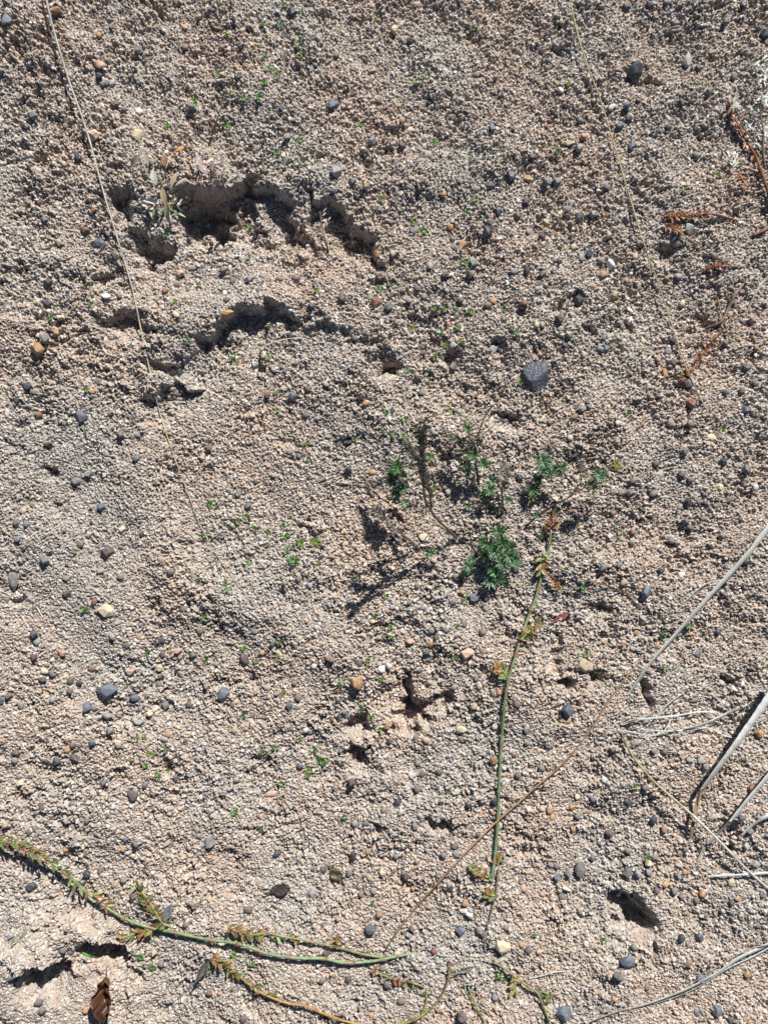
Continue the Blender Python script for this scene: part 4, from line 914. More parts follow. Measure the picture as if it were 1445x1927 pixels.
# ---------------------------------------------------------------- pebbles
TILES = [
(0, 0, "38 105 70 75 B|310 65 60 60 O|540 190 35 30 O|540 345 90 55 K|540 410 50 45 D|565 455 60 35 L|610 455 40 40 L|625 570 60 60 P|758 608 45 40 W|510 735 80 80 K|750 730 90 70 T|180 630 75 55 G|360 685 35 35 G|425 860 55 50 D|355 897 45 18 O|755 275 60 70 G|1010 255 40 35 R|1005 150 40 35 O|535 1325 100 60 B|465 1255 70 50 R|515 1140 50 45 O|325 1320 55 50 T|625 1390 45 70 P|590 1270 45 30 G|245 1195 55 50 G|215 1105 45 45 P|1075 870 45 30 L|1280 775 45 35 G|1055 755 40 30 D|1050 1250 40 50 P|1365 975 50 35 O|1110 380 30 35 T|1395 805 40 40 G|830 880 50 35 G|595 930 30 50 G|1360 510 25 20 W|1200 475 30 30 D"),
(480, 0, "203 65 60 65 D|222 150 40 40 B|262 55 35 40 D|440 295 50 40 B|420 570 80 65 B|145 590 50 50 B|220 570 30 35 L|175 745 50 40 G|635 765 55 45 L|797 795 50 50 P|758 165 55 65 T|843 225 45 45 D|1065 640 75 45 G|1288 690 45 50 B|1200 410 40 40 B|530 372 30 25 B|305 380 40 30 G|462 852 25 30 W|445 930 75 70 L|530 985 60 50 G|430 1035 70 40 G|605 1010 45 45 T|805 655 40 40 O|840 705 35 35 T|890 1030 50 50 D|1390 950 60 90 D|1280 1008 65 45 G|1215 1025 30 30 O|1320 1150 50 60 D|1275 1205 55 45 G|1260 1265 70 85 D|865 1250 60 45 L|1062 1235 40 40 O|1072 1203 30 25 W|1130 1335 55 55 O|1090 1350 40 45 D|1185 1425 65 70 L|1320 1395 35 45 B|740 1205 30 45 G|760 1175 25 30 B|665 1380 50 60 O|745 1380 50 40 T|250 1275 60 40 O|140 930 35 30 O|1425 1170 40 35 G|945 555 30 30 D|1050 570 25 35 T"),
(945, 0, "670 40 60 55 G|800 20 55 40 B|890 8 35 25 B|720 380 100 110 D|1005 330 50 95 L|1060 370 45 45 B|1290 290 35 35 L|1375 262 30 35 L|1425 185 60 70 D|1195 390 35 40 L|1260 412 55 35 P|320 492 50 25 W|595 582 45 30 W|675 577 55 50 B|692 632 45 45 W|642 682 60 50 B|425 657 40 40 B|247 695 45 50 R|440 745 50 45 O|415 805 60 60 L|360 780 80 35 T|705 785 45 75 B|120 735 50 55 G|160 850 35 45 D|250 850 30 45 D|140 970 50 50 O|240 985 60 60 L|295 990 55 60 G|130 1095 45 50 P|568 1017 45 35 B|375 1105 45 45 L|360 1137 40 35 B|335 1160 35 30 B|413 1180 55 65 D|493 1165 60 55 L|547 1175 45 50 O|615 1195 50 50 G|235 1205 65 60 T|145 1260 35 35 L|215 1285 50 50 P|85 1170 45 30 G|470 1375 50 55 D|540 1420 45 50 L|595 1430 40 45 W|430 1400 50 40 L|385 1345 45 40 T|255 1350 45 35 G|310 1415 40 55 P|575 1280 50 50 T|490 1245 40 30 T|305 1275 30 30 O|1015 1240 55 70 L|1125 495 50 45 G|970 560 55 50 G|900 690 40 40 D|1210 120 45 45 G|1050 845 40 45 G|1310 25 45 50 D|940 1045 40 40 G|770 165 30 40 R|720 1395 35 40 K|655 890 45 30 T|48 1147 30 25 W"),
(0, 480, "262 262 55 50 B|650 222 40 40 B|575 222 65 40 W|205 510 85 85 O|248 460 50 60 G|980 100 60 50 K|1040 70 55 35 G|900 195 50 45 R|1358 125 75 50 L|1265 145 35 40 D|1410 190 35 45 B|1225 205 40 35 W|1230 245 50 35 D|1235 315 80 65 O|330 340 60 40 T|410 270 40 30 O|535 690 45 50 G|975 635 45 65 D|965 750 40 45 P|745 705 45 30 L|100 795 65 50 D|42 862 55 35 W|210 870 60 50 R|150 715 45 50 D|185 745 45 40 G|440 878 90 80 B|350 915 30 30 B|500 740 35 30 O|500 768 30 25 B|655 980 45 50 G|265 1030 65 50 R|742 1105 50 45 G|485 1190 60 50 L|418 1230 75 50 G|555 1370 60 60 B|175 1350 35 40 O|130 1390 40 40 T|90 1435 50 30 B|370 1380 40 40 G|1135 1050 35 35 D|1295 1295 40 50 G|1350 1365 50 50 G|1385 595 50 45 L|820 437 28 25 L|960 325 50 40 T|265 145 60 50 P|1215 80 50 45 G"),
(480, 480, "1030 110 70 45 P|1170 105 55 55 G|950 60 40 40 L|1410 90 35 50 B|220 120 50 40 G|130 130 40 35 G|305 275 45 45 B|472 235 60 55 P|657 255 60 65 R|725 280 65 50 G|665 330 50 45 L|770 365 40 30 G|545 450 45 40 D|195 440 50 50 D|1050 377 30 35 O|920 225 35 45 B|835 250 45 30 L|885 180 40 40 D|800 190 45 35 P|1295 250 35 45 O|1265 270 50 40 G|1115 240 40 40 G|910 530 40 30 D|1295 515 70 65 L|1075 610 60 65 G|1075 490 40 35 L|1150 703 50 45 D|910 745 45 45 G|745 850 40 55 D|655 708 50 25 G|290 725 40 35 D|210 770 70 55 D|70 762 50 45 P|600 805 45 30 O|755 630 55 40 R|505 1165 50 50 D|635 1180 35 45 O|103 1200 45 40 L|190 1070 35 30 L|235 1095 30 35 P|1075 1090 55 45 D|1088 845 25 35 B|965 960 50 35 L|245 1305 35 30 T|1435 1045 40 50 P|1045 1290 35 40 L|1430 1200 50 45 L|345 885 50 35 L|385 705 40 25 L|105 625 40 30 L|165 625 30 40 G"),
(945, 480, "175 665 145 175 D|60 90 35 50 B|133 88 50 65 D|220 100 50 55 G|193 155 50 50 P|590 45 48 48 W|545 103 50 40 O|537 35 40 40 L|695 160 45 35 D|900 122 45 30 O|955 118 40 45 L|610 215 35 30 T|120 262 55 40 R|410 245 70 70 D|315 345 60 60 P|455 375 40 45 D|360 430 45 45 L|315 400 40 30 L|215 378 35 35 L|185 378 30 35 T|340 485 35 40 D|535 510 50 45 G|565 505 45 50 B|695 360 40 60 W|690 298 55 20 W|978 262 40 40 T|1022 290 40 45 P|1108 355 45 45 O|985 400 40 35 G|922 470 45 50 D|903 525 40 45 G|925 585 65 55 P|968 560 40 45 G|847 570 25 30 O|880 640 40 60 O|1018 695 50 70 L|1028 810 55 60 R|945 828 30 25 O|1135 990 50 50 T|1215 745 35 40 B|1300 735 45 45 P|1320 840 70 50 B|1365 700 55 45 G|1330 605 60 55 G|1380 500 40 35 O|1352 505 20 20 W|1375 545 30 25 W|1435 600 25 25 W|1210 480 50 50 G|1022 915 40 45 B|915 910 50 40 L|430 838 60 50 L|255 908 35 35 P|390 880 50 30 R|445 620 25 20 W|440 540 40 30 T|630 915 40 40 W|368 990 35 35 W|225 775 50 35 O|1228 1085 30 35 P|1200 1125 50 50 D|1215 1180 45 35 G|1328 1165 55 70 G|975 1190 50 45 P|1025 1220 45 40 P|855 1190 55 30 T|830 1135 50 50 P|708 1225 40 45 D|690 1290 60 55 G|645 1295 40 50 G|820 1300 60 40 G|990 1065 60 45 G|1370 1265 45 40 W|1010 1340 50 55 D|967 1370 45 35 L|1065 1335 50 40 G|1230 1330 40 45 D|1275 1305 40 35 G|1180 1260 60 50 T|95 1200 70 45 L|435 1370 40 60 G|95 1045 40 40 P|690 1365 30 30 L|760 470 30 45 T"),
(0, 960, "88 65 50 65 G|145 75 35 35 B|95 160 40 40 B|245 275 65 50 G|585 228 80 85 P|75 375 65 135 G|365 455 60 45 P|358 375 45 40 G|185 395 40 35 R|190 530 45 35 B|515 495 45 45 R|575 550 100 90 T|660 367 45 40 G|547 330 50 30 L|440 185 40 45 D|775 130 45 45 P|665 105 50 45 T|485 135 35 40 K|930 335 40 40 P|190 675 55 55 B|205 718 60 50 L|190 800 50 45 P|340 775 60 50 K|505 860 55 35 R|245 875 45 40 T|235 920 60 40 G|290 890 50 35 B|385 928 50 40 D|435 938 50 45 D|8 1035 40 65 B|50 1010 60 45 P|385 985 40 45 P|285 1032 40 40 L|120 1065 40 40 G|583 985 120 85 B|735 1020 65 50 B|475 1075 60 70 B|515 1075 40 50 G|585 1118 70 55 L|600 1200 50 60 G|500 1265 50 45 B|305 1355 55 60 G|85 1320 60 45 P|85 1358 45 40 G|405 1350 60 50 P|370 1305 50 40 O|395 1280 35 35 P|900 1060 55 55 G|815 1110 45 45 T|863 948 35 40 B|772 955 40 40 G|1030 1060 40 35 D|1120 960 40 40 G|1215 1000 75 80 B|1330 805 50 75 P|1425 775 30 30 O|970 770 55 40 K|925 770 45 30 O|885 780 40 60 G|1050 785 55 45 G|1020 822 30 35 R|870 860 60 60 T|610 685 50 40 L|690 735 45 40 D|875 708 55 40 D|1088 655 45 40 G|1000 540 45 40 P|710 875 70 50 K|755 690 30 35 O|1275 1195 40 30 T|1340 1190 25 25 O|895 1245 50 35 L|760 1155 80 40 L|645 1275 50 40 T|395 650 22 22 W"),
(480, 960, "237 378 38 38 P|295 408 45 45 L|95 725 40 55 G|37 772 35 35 O|410 808 50 40 R|560 830 45 40 D|322 848 35 35 W|555 940 75 80 O|185 1065 50 55 B|235 1020 40 40 P|490 1098 40 40 G|460 1120 40 60 D|275 1200 40 40 W|245 1388 40 40 B|845 715 60 40 K|950 730 50 45 O|935 775 45 35 D|948 808 55 40 B|1155 780 80 75 K|690 860 50 55 W|725 845 45 40 W|948 880 30 30 W|1240 665 40 50 P|1135 615 40 50 B|1190 478 65 60 B|1075 498 45 40 G|1095 360 40 50 G|795 535 35 30 R|880 415 35 45 G|755 120 60 70 G|915 145 60 50 T|1065 150 40 40 P|1245 770 45 40 R|955 655 40 35 G|1040 650 40 35 G|645 605 60 40 T|590 608 35 35 L|1120 1195 70 50 T|1120 1245 40 40 P|870 1240 40 40 G|930 1250 40 45 K|735 1250 45 50 G|1297 1365 55 55 R|1405 1328 35 35 K|890 1378 40 35 G|915 1425 45 30 D|845 1432 40 30 W|1330 1130 35 40 W|1220 955 45 40 T|1300 1178 35 35 W|1190 1070 40 40 T|1085 960 40 40 L|1200 910 45 45 L|1415 315 60 50 G|495 180 40 25 T|270 122 40 30 W|715 1180 45 50 O|215 940 30 35 R|60 965 30 30 L|1125 445 35 30 O|1325 990 35 35 O|1425 1055 40 40 P|745 525 30 40 L"),
(945, 960, "540 310 50 60 B|538 275 25 20 B|632 295 40 35 B|660 395 35 45 K|780 440 60 65 B|740 520 45 40 P|630 492 40 30 T|612 555 35 40 O|975 350 45 40 W|860 325 50 50 D|918 165 40 40 G|905 195 30 30 D|995 60 60 50 G|1020 95 40 35 D|960 60 25 25 W|1195 140 50 45 G|1330 285 45 45 D|1225 435 35 35 G|1290 510 35 35 G|1168 663 45 50 B|1028 675 35 30 O|1055 785 60 55 B|840 738 35 40 O|657 722 35 30 O|450 845 100 80 T|355 1090 75 80 B|355 1145 40 30 O|425 1035 25 40 R|95 1055 40 40 P|62 1327 40 40 R|135 1260 40 40 G|255 1283 40 45 G|600 1305 50 45 P|553 1350 40 35 D|820 1310 40 40 G|885 1310 40 40 D|1395 1215 60 50 O|1022 1360 45 40 L|1080 1360 50 40 L|1105 1395 45 50 L|700 175 40 35 G|460 215 40 40 G|130 1195 50 60 G|1040 1035 50 25 R|705 115 40 40 R|215 1405 40 35 G"),
(0, 1427, "720 200 65 70 P|230 265 55 35 D|395 250 40 45 G|470 340 40 35 B|615 265 35 30 W|110 135 55 40 T|25 365 50 40 T|685 440 45 45 B|737 465 40 40 B|665 495 40 40 O|360 500 35 35 O|355 390 40 30 O|1145 455 65 75 L|1080 425 35 35 G|1090 440 20 20 O|935 465 35 45 D|960 105 50 45 G|565 130 55 55 G|470 120 55 40 D|475 628 55 55 D|170 695 80 60 D|255 680 40 30 T|625 690 50 40 K|545 610 50 35 G|675 660 35 40 G|515 855 30 35 R|725 745 45 50 P|1045 795 50 40 G|1350 825 50 40 D|1015 905 40 40 P|880 1115 40 40 B|1030 1115 30 30 L|345 1045 40 40 B|385 1050 45 40 P|60 960 50 50 L|60 1185 60 50 G|10 1215 40 40 K|230 1370 60 40 G|210 1330 50 40 D|510 1410 35 35 B|1325 1415 60 55 P|840 1055 45 50 K|1140 1275 45 45 R|465 1370 40 35 O|1000 1325 40 35 R|310 15 70 50 D"),
(480, 1427, "85 190 80 50 K|130 283 45 35 P|525 130 55 55 P|775 240 55 55 D|795 210 35 25 W|790 295 35 45 W|885 170 50 40 P|700 285 40 40 P|540 350 50 40 L|605 355 40 40 D|870 365 45 50 G|845 95 35 50 W|908 80 45 40 D|1005 78 40 40 D|1140 95 40 40 G|1190 215 45 45 B|1160 250 45 45 D|1300 230 45 50 D|1085 475 55 45 P|1025 525 40 35 G|1095 520 40 50 G|120 520 60 40 D|535 530 40 70 D|370 605 50 45 P|318 600 35 35 P|510 625 45 45 G|690 620 45 50 T|625 650 35 30 T|820 640 55 60 P|310 735 60 55 L|645 720 45 40 L|575 740 30 30 G|1058 705 45 45 D|945 808 30 30 K|1140 785 40 45 O|1135 830 40 50 W|1165 850 50 50 W|675 850 40 40 R|628 930 65 65 B|850 925 45 45 P|835 960 50 45 L|1115 938 60 60 B|1073 960 35 35 T|1215 935 45 40 G|1245 955 45 45 P|1345 1022 85 85 T|385 1060 60 50 P|970 1050 45 50 R|330 1110 50 30 D|505 1200 50 45 P|510 1300 50 40 L|795 1320 40 50 P|635 1400 40 30 O|1125 1405 70 70 P|715 1235 40 45 P|425 1420 45 40 D|365 1205 50 40 G|690 1140 45 40 G|1300 1300 40 50 B|765 530 35 40 B|825 495 30 30 W|610 505 30 40 O|245 40 45 45 B"),
(945, 1427, "218 60 40 35 L|85 95 40 45 D|553 115 45 35 W|490 215 50 35 B|682 235 50 50 D|775 160 40 40 P|820 335 50 55 D|862 340 30 30 P|495 400 40 35 B|580 405 50 50 P|490 540 45 45 B|420 605 75 95 G|357 625 45 75 G|297 650 50 50 B|300 585 45 35 P|262 580 40 35 G|680 612 60 105 G|735 630 50 60 L|795 575 50 50 T|795 625 50 40 L|830 540 40 40 G|685 505 40 45 G|957 640 45 50 L|990 620 30 35 O|835 715 50 55 P|885 685 40 40 O|935 725 40 50 G|972 755 40 40 G|1085 738 40 40 O|1050 775 40 45 P|1245 785 50 45 P|1275 765 30 35 O|115 710 40 45 K|325 755 50 50 G|345 710 70 20 W|260 285 45 40 O|270 320 40 35 O|380 265 35 35 O|465 293 25 30 O|405 210 40 35 T|215 275 35 35 T|410 315 40 40 G|385 385 35 30 O|880 385 50 40 R|1325 475 60 60 L|1355 165 50 60 R|1300 325 55 40 P|1345 400 40 35 B|1390 910 40 45 B|1070 975 55 60 B|975 980 50 50 D|720 1028 40 40 G|680 1105 90 75 B|630 1190 60 60 G|1010 1115 45 45 R|1325 1175 40 45 O|335 1390 95 85 B|1165 1370 65 70 B|1055 1380 50 40 B|610 1315 45 35 O|790 1245 40 40 R|1080 1200 60 60 B|1235 1420 60 50 P|1415 740 40 40 B|1245 675 50 40 T|1375 575 60 50 L|100 1015 40 35 O|140 1045 50 60 G"),
]
PEB = []
for ox, oy, s_ in TILES:
    for q in s_.split('|'):
        a = q.split(); zx, zy, pw, ph = map(float, a[:4])
        PEB.append((ox + zx / 2.89, oy + zy / 2.89, pw / 2.89, ph / 2.89, a[4]))
# the same stone seen twice at the seams of the survey
seen = []
for p in sorted(PEB, key=lambda p: -p[2] * p[3]):
    if all(math.hypot(p[0] - q[0], p[1] - q[1]) > .45 * (max(p[2:4]) + max(q[2:4])) * .5 + 3 or p[4] != q[4] and math.hypot(p[0] - q[0], p[1] - q[1]) > 8 for q in seen): seen.append(p)
PEB = seen
# stones with a description of their own: (x, y, label, short phrase used to place their neighbours, roundness, height factor)
SPECIAL = [
 (1005, 708, "largest dark bluish rock with chipped facets, alone on the middle right sand", "the largest dark rock", 9, .62),
 (1195, 132, "sharp angular charcoal stone casting a strong shadow near the top right", "the sharp charcoal stone", 14, .75),
 (202, 1300, "slate blue wedge stone with a flat slanting face at lower left", "the slate wedge stone", 14, .5),
 (421, 1306, "upright pointed slate stone standing alone right of the slate wedge stone", "the pointed slate stone", 14, .7),
 (203, 1040, "dark plum stone with its own shadow on the smooth left sand", "the dark plum stone", 8, .7),
 (26, 1090, "tall leaf shaped grey stone standing by the left edge", "the leaf shaped grey stone", 9, .5),
 (152, 784, "broad purplish slate stone with pale flat top at middle left", "the broad purplish slate stone", 10, .6),
 (71, 656, "rounded tan brown stone with deep shadow near the left edge", "the tan brown stone", 6, .75),
 (945, 1781, "cream disc stone, palest large stone of the lower middle", "the cream disc stone", 6, .45),
 (880, 1230, "pale pink blocky stone right of the small orange and slate cluster", "the pale pink stone", 9, .7),
 (672, 1285, "rusty tan blocky stone with stepped face above the small dark hole", "the rusty tan stone", 12, .8),
 (809, 1212, "bright amber stone on top of the small slate pair in the middle", "the amber stone", 8, .7),
 (1101, 1252, "yellowish cream stone overhanging a dark hole right of the green runner", "the overhanging cream stone", 10, .6),
 (199, 1150, "flat cream shell-like stone half sunk in the smooth left sand", "the flat shell-like stone", 8, .4),
 (1068, 1337, "grey blue stone with an ochre bead under it, left of the brown twig's top", "the slate stone with ochre bead", 8, .7),
 (1215, 1112, "fuzzy looking rounded slate stone below the dark trailing twig", "the rounded slate stone", 5, .8),
 (1090, 1636, "broad oval olive grey stone, largest of the lower right row", "the oval olive grey stone", 6, .5),
 (1180, 1639, "upright slim oval grey green stone at lower right", "the slim grey green stone", 7, .5),
 (1061, 1908, "large slate stone at the bottom edge right of the yellow green runner", "the bottom slate stone", 9, .6),
 (1180, 1809, "flat lavender slate stone left of the frayed bottom blade", "the flat lavender stone", 10, .5),
 (249, 1496, "round plum stone with smooth face above the longest runner", "the round plum stone", 5, .6),
 (396, 1584, "pale off-white blocky stone above the slim runner's orange tip", "the off-white blocky stone", 9, .7),
 (509, 1493, "pinkish tan loaf shaped stone with dark shadow at lower middle", "the loaf shaped stone", 8, .6),
 (929, 1432, "brick brown chip leaning against the upright green runner", "the brick brown chip", 11, .6),
 (916, 438, "dark blue blocky stone, lowest of the upper middle dark trio", "the dark trio's lowest stone", 10, .75),
 (961, 329, "dark glossy pointed stone above the pale double stones at upper middle", "the dark glossy stone", 13, .7),
 (625, 197, "smooth slate stone with curved top above the slit shadow", "the smooth slate stone", 6, .65),
 (176, 254, "rough salmon stone touching the long straw stem at upper left", "the salmon stone", 7, .75),
 (260, 252, "flat cream stone above the pale withered plant", "the flat cream stone", 8, .35),
 (185, 459, "blue slate flake right at the straw stem left of the deep hollow", "the blue slate flake", 13, .45),
 (547, 22, "dark blue stone at the top edge among green seedlings", "the top dark stone", 9, .75),
 (427, 589, "yellow ochre stone at the start of the toe arc shadow", "the yellow ochre stone", 8, .75),
 (553, 746, "flat-faced charcoal block inside the shoe print", "the charcoal block", 12, .6),
 (707, 568, "coral red chip above the grey stone by the second hollow", "the coral chip", 11, .5),
 (634, 322, "pale grey faceted stone above the narrow slit shadow", "the faceted pale stone", 11, .6),
 (1297, 720, "pale squared stone by the rusty creeper under the yellow straw", "the pale squared stone", 12, .7),
 (1300, 760, "round rust orange stone below the pale squared stone", "the round rust stone", 6, .8),
 (1337, 822, "small egg shaped cream stone at the yellow straw stem's end", "the egg shaped stone", 3.5, .8),
 (1149, 495, "round white quartz bead right of the yellow straw's middle", "the white quartz bead", 3, .8),
 (1087, 564, "black stone deep in a shadowed dip at upper right", "the black stone", 9, .7),
 (1054, 599, "square plum brown stone under the black stone", "the square plum stone", 9, .6),
 (1296, 428, "pale greenish grey slab between the red and brown creepers", "the pale greenish slab", 11, .5),
 (1293, 114, "tall pale blue slab near the top right corner", "the tall pale slab", 11, .5),
 (1428, 1380, "orange brown stone right of the broad bluish white blade", "the orange brown stone", 7, .7),
 (869, 1819, "pale grey pair stone beside the curled grey leaf", "the pale pair stone", 8, .6),
 (697, 1749, "pale slate stone casting a dark shadow left of the brown twig", "the pale slate stone", 9, .7),
 (866, 1752, "squared blue slate stone beside a cream bead left of the faded stub", "the squared blue stone", 10, .6),
 (316, 1644+8, "", "", 8, .6),
]
SPECIAL = [s_ for s_ in SPECIAL if s_[2]]

def ico(sub):
    b = bmesh.new(); bmesh.ops.create_icosphere(b, subdivisions=sub, radius=1.0)
    v = np.array([x.co[:] for x in b.verts]); f = [tuple(q.index for q in x.verts) for x in b.faces]; b.free()
    return v / np.linalg.norm(v, axis=1, keepdims=True), f
ICO = {2: ico(2), 3: ico(3), 4: ico(4)}
def stone_verts(sub, a, b, c, p, nplanes=None):
    """faceted stone: soft minimum over random planes, scaled to half axes a, b, c"""
    D, F = ICO[sub]
    n = nplanes or rng.integers(6, 10)
    N = rng.standard_normal((n, 3)); N[0] = (0, 0, 1); N[1] = (rng.normal(0, .3), rng.normal(0, .3), 1)
    N /= np.linalg.norm(N, axis=1, keepdims=True)
    dd = rng.uniform(.5, .95, n); dd[0] = rng.uniform(.6, .9)
    q = np.maximum(D @ N.T, 0) / dd
    p = p * 2.4; r = ((q ** p).sum(1) + 1.12 ** -p) ** (-1 / p)
    r *= 1 + .02 * rng.standard_normal(len(r)) * (p < 12)
    Vv = D * r[:, None]
    m = np.abs(Vv).max(0); Vv = Vv / m * np.array([a, b, c])
    return Vv, F

def hull_stone(a, b, c, n, sub=0, rough=0.0):
    """chipped stone: convex hull of points scattered on an ellipsoid with a flattened top"""
    D = rng.standard_normal((n, 3)); D /= np.linalg.norm(D, axis=1, keepdims=True)
    D = np.vstack([D, [[.6, .1, .75], [-.5, .4, .8], [0, -.6, .75], [1, .1, 0], [-1, -.1, 0], [.1, 1, 0], [-.1, -1, 0]] + rng.normal(0, .12, (7, 3))])
    D *= rng.uniform(.86, 1.06, (len(D), 1)); D[:, 2] = np.minimum(D[:, 2], rng.uniform(.55, .8))
    bm_ = bmesh.new()
    for q in D: bm_.verts.new(q)
    bmesh.ops.convex_hull(bm_, input=bm_.verts)
    bmesh.ops.delete(bm_, geom=[q for q in bm_.verts if not q.link_faces], context='VERTS')
    bmesh.ops.bevel(bm_, geom=list(bm_.edges), offset=.05, segments=1, affect='EDGES', clamp_overlap=True)
    if sub:
        bmesh.ops.triangulate(bm_, faces=list(bm_.faces))
        bmesh.ops.subdivide_edges(bm_, edges=list(bm_.edges), cuts=sub, use_grid_fill=True)
    Vv = np.array([q.co[:] for q in bm_.verts]); F = [tuple(q.index for q in f.verts) for f in bm_.faces]
    bm_.verts.index_update(); F = [tuple(q.index for q in f.verts) for f in bm_.faces]; bm_.free()
    m = np.abs(Vv[:, :2]).max(0); Vv = Vv / np.array([m[0], m[1], np.abs(Vv[:, 2]).max()]) * np.array([a, b, c])
    if rough: Vv += rng.standard_normal(Vv.shape) * rough
    return Vv, F

def pick_special(p):
    for s_ in SPECIAL:
        if math.hypot(p[0] - s_[0], p[1] - s_[1]) < 9: return s_
    return None
used_sp = set(); peb_rows = []
for i, p in enumerate(PEB):
    s_ = pick_special(p)
    if s_ and s_[2] in used_sp: s_ = None
    if s_: used_sp.add(s_[2]); LAND.append((s_[3], s_[0], s_[1]))
    peb_rows.append((p, s_))
for s_ in SPECIAL:
    if s_[2] not in used_sp: print("UNMATCHED", s_[:3])
peb_rows.sort(key=lambda r_: (r_[1] is None, -r_[0][2] * r_[0][3]))
N_PEB = 298
indiv, rest = peb_rows[:N_PEB], peb_rows[N_PEB:]
print("pebbles", len(peb_rows), "left for gravel", len(rest), "landmarks", len(LAND))

def direction(x, y, lx, ly):
    dx, dy = x - lx, y - ly; a = math.degrees(math.atan2(-dy, dx)) % 360
    return ["right of", "above right of", "above", "above left of", "left of", "below left of", "below", "below right of"][int(((a + 22.5) % 360) // 45)]

def auto_labels(rows):
    """rows: (x, y, description). Each gets description + direction + nearest landmark, ranked by distance where two would read alike"""
    res = []
    for x, y, ds in rows:
        L_ = sorted(LAND, key=lambda l: math.hypot(x - l[1], y - l[2]) * (1 if math.hypot(x - l[1], y - l[2]) > 7 else 1e6))
        l = L_[0]; res.append([ds, direction(x, y, l[1], l[2]), l[0], math.hypot(x - l[1], y - l[2])])
    groups = {}
    for i, r_ in enumerate(res): groups.setdefault((r_[0], r_[1], r_[2]), []).append(i)
    out = [None] * len(rows)
    for k, ids in groups.items():
        ids.sort(key=lambda i: res[i][3])
        rank = ["nearest ", "second nearest ", "third nearest ", "fourth nearest ", "fifth nearest ", "sixth nearest ", "seventh nearest ", "eighth nearest ", "ninth nearest ", "tenth nearest "]
        for j, i in enumerate(ids):
            pre = "" if len(ids) == 1 else (["nearer ", "farther "][j] if len(ids) == 2 else rank[min(j, 9)])
            out[i] = f"{pre}{k[0]} {k[1]} {k[2]}"
    return out

def peb_desc(p):
    w_, h_ = p[2], p[3]; a = w_ * h_
    size = "large " if a > 560 else "" if a > 300 else "small "
    form = "long " if max(w_, h_) / min(w_, h_) > 1.55 else ""
    noun = "stone" if a > 560 else "pebble"
    return f"{size}{form}{STONE[p[4]][0]} {noun}"
auto = auto_labels([(p[0], p[1], peb_desc(p)) for p, s_ in indiv])
for (p, s_), lab in zip(indiv, auto):
    x, y, w_, h_, c = p
    hf = s_[5] if s_ else rng.uniform(.5, .85)
    pw = s_[4] if s_ else (3.5 if c == 'W' else rng.uniform(5, 13))
    k_ = .5 if s_ else .44; a_, b_ = w_ * k_, h_ * k_; cc = hf * min(w_, h_) * .62
    big = w_ * h_ > 2000
    Vv, F = stone_verts(4 if big else 3 if w_ * h_ > 260 else 2, a_, b_, cc, pw, 22 if big else None)
    if big:
        Vv, F = stone_verts(4, a_, b_, cc * 1.15, 7, 38); Vv *= 1 + .018 * rng.standard_normal((len(Vv), 1))
    elif pw >= 6: Vv, F = hull_stone(a_, b_, cc, rng.integers(7, 13))
    ang = rng.uniform(-.3, .3) if not s_ else rng.uniform(-.08, .08); tx, ty = rng.uniform(-.22, .22, 2)
    ca, sa = math.cos(ang), math.sin(ang)
    Vv = Vv @ np.array([[ca, -sa, tx], [sa, ca, ty], [-tx, -ty, 1]]).T
    z = float(Hs(x, y)) + cc * rng.uniform(.15, .4)
    me = bpy.data.meshes.new("pebble"); me.from_pydata((Vv * S).tolist(), [], F); me.materials.append(M_ROCK if big else STONE[c][1])
    if pw < 6:
        me.shade_smooth(); me.set_sharp_from_angle(angle=R(17))
    o = bpy.data.objects.new("pebble", me); o.location = P3(x, y, z); link(o)
    tag(o, s_[2] if s_ else lab, "stone", "stones and pebbles on the sand")

# leftover and uncounted grit, one mass
g = MB(); BASEC = {'B': (.10, .112, .135), 'D': (.036, .039, .047), 'G': (.133, .131, .127), 'L': (.25, .252, .245), 'W': (.60, .585, .55), 'P': (.10, .078, .081), 'R': (.19, .10, .068), 'O': (.37, .195, .075), 'T': (.47, .39, .265), 'K': (.43, .285, .215)}
grit = [(p[0], p[1], p[2] * .5, p[3] * .5, p[4]) for p, s_ in rest]
for k in range(900):
    rr = rng.uniform(2.6, 4.8) if rng.random() < .85 else rng.uniform(4.5, 6.2)
    grit.append((rng.uniform(X0 + 10, X1 - 10), rng.uniform(Y0 + 10, Y1 - 10), rr * rng.uniform(.8, 1.3), rr * rng.uniform(.7, 1.1), "BDGLWPROTKGGLDT"[rng.integers(15)]))
for x, y, a_, b_, c in grit:
    cc = min(a_, b_) * rng.uniform(.55, .95); Vv, F = stone_verts(2 if a_ > 4.8 else 2, a_, b_, cc, rng.uniform(5, 12), 8)
    an = rng.uniform(0, 3.14); ca, sa = math.cos(an), math.sin(an); Vv = Vv @ np.array([[ca, -sa, 0], [sa, ca, 0], [0, 0, 1]]).T
    g.add(P3(x, y, Hs(x, y) + cc * .3) + Vv * S, F, (np.array(BASEC[c]) * rng.uniform(.75, 1.25)) * .68 + DUST * .32)
go = g.build("gravel", M_GRIT, None, (0, 0, 0)); tag(go, kind='stuff')

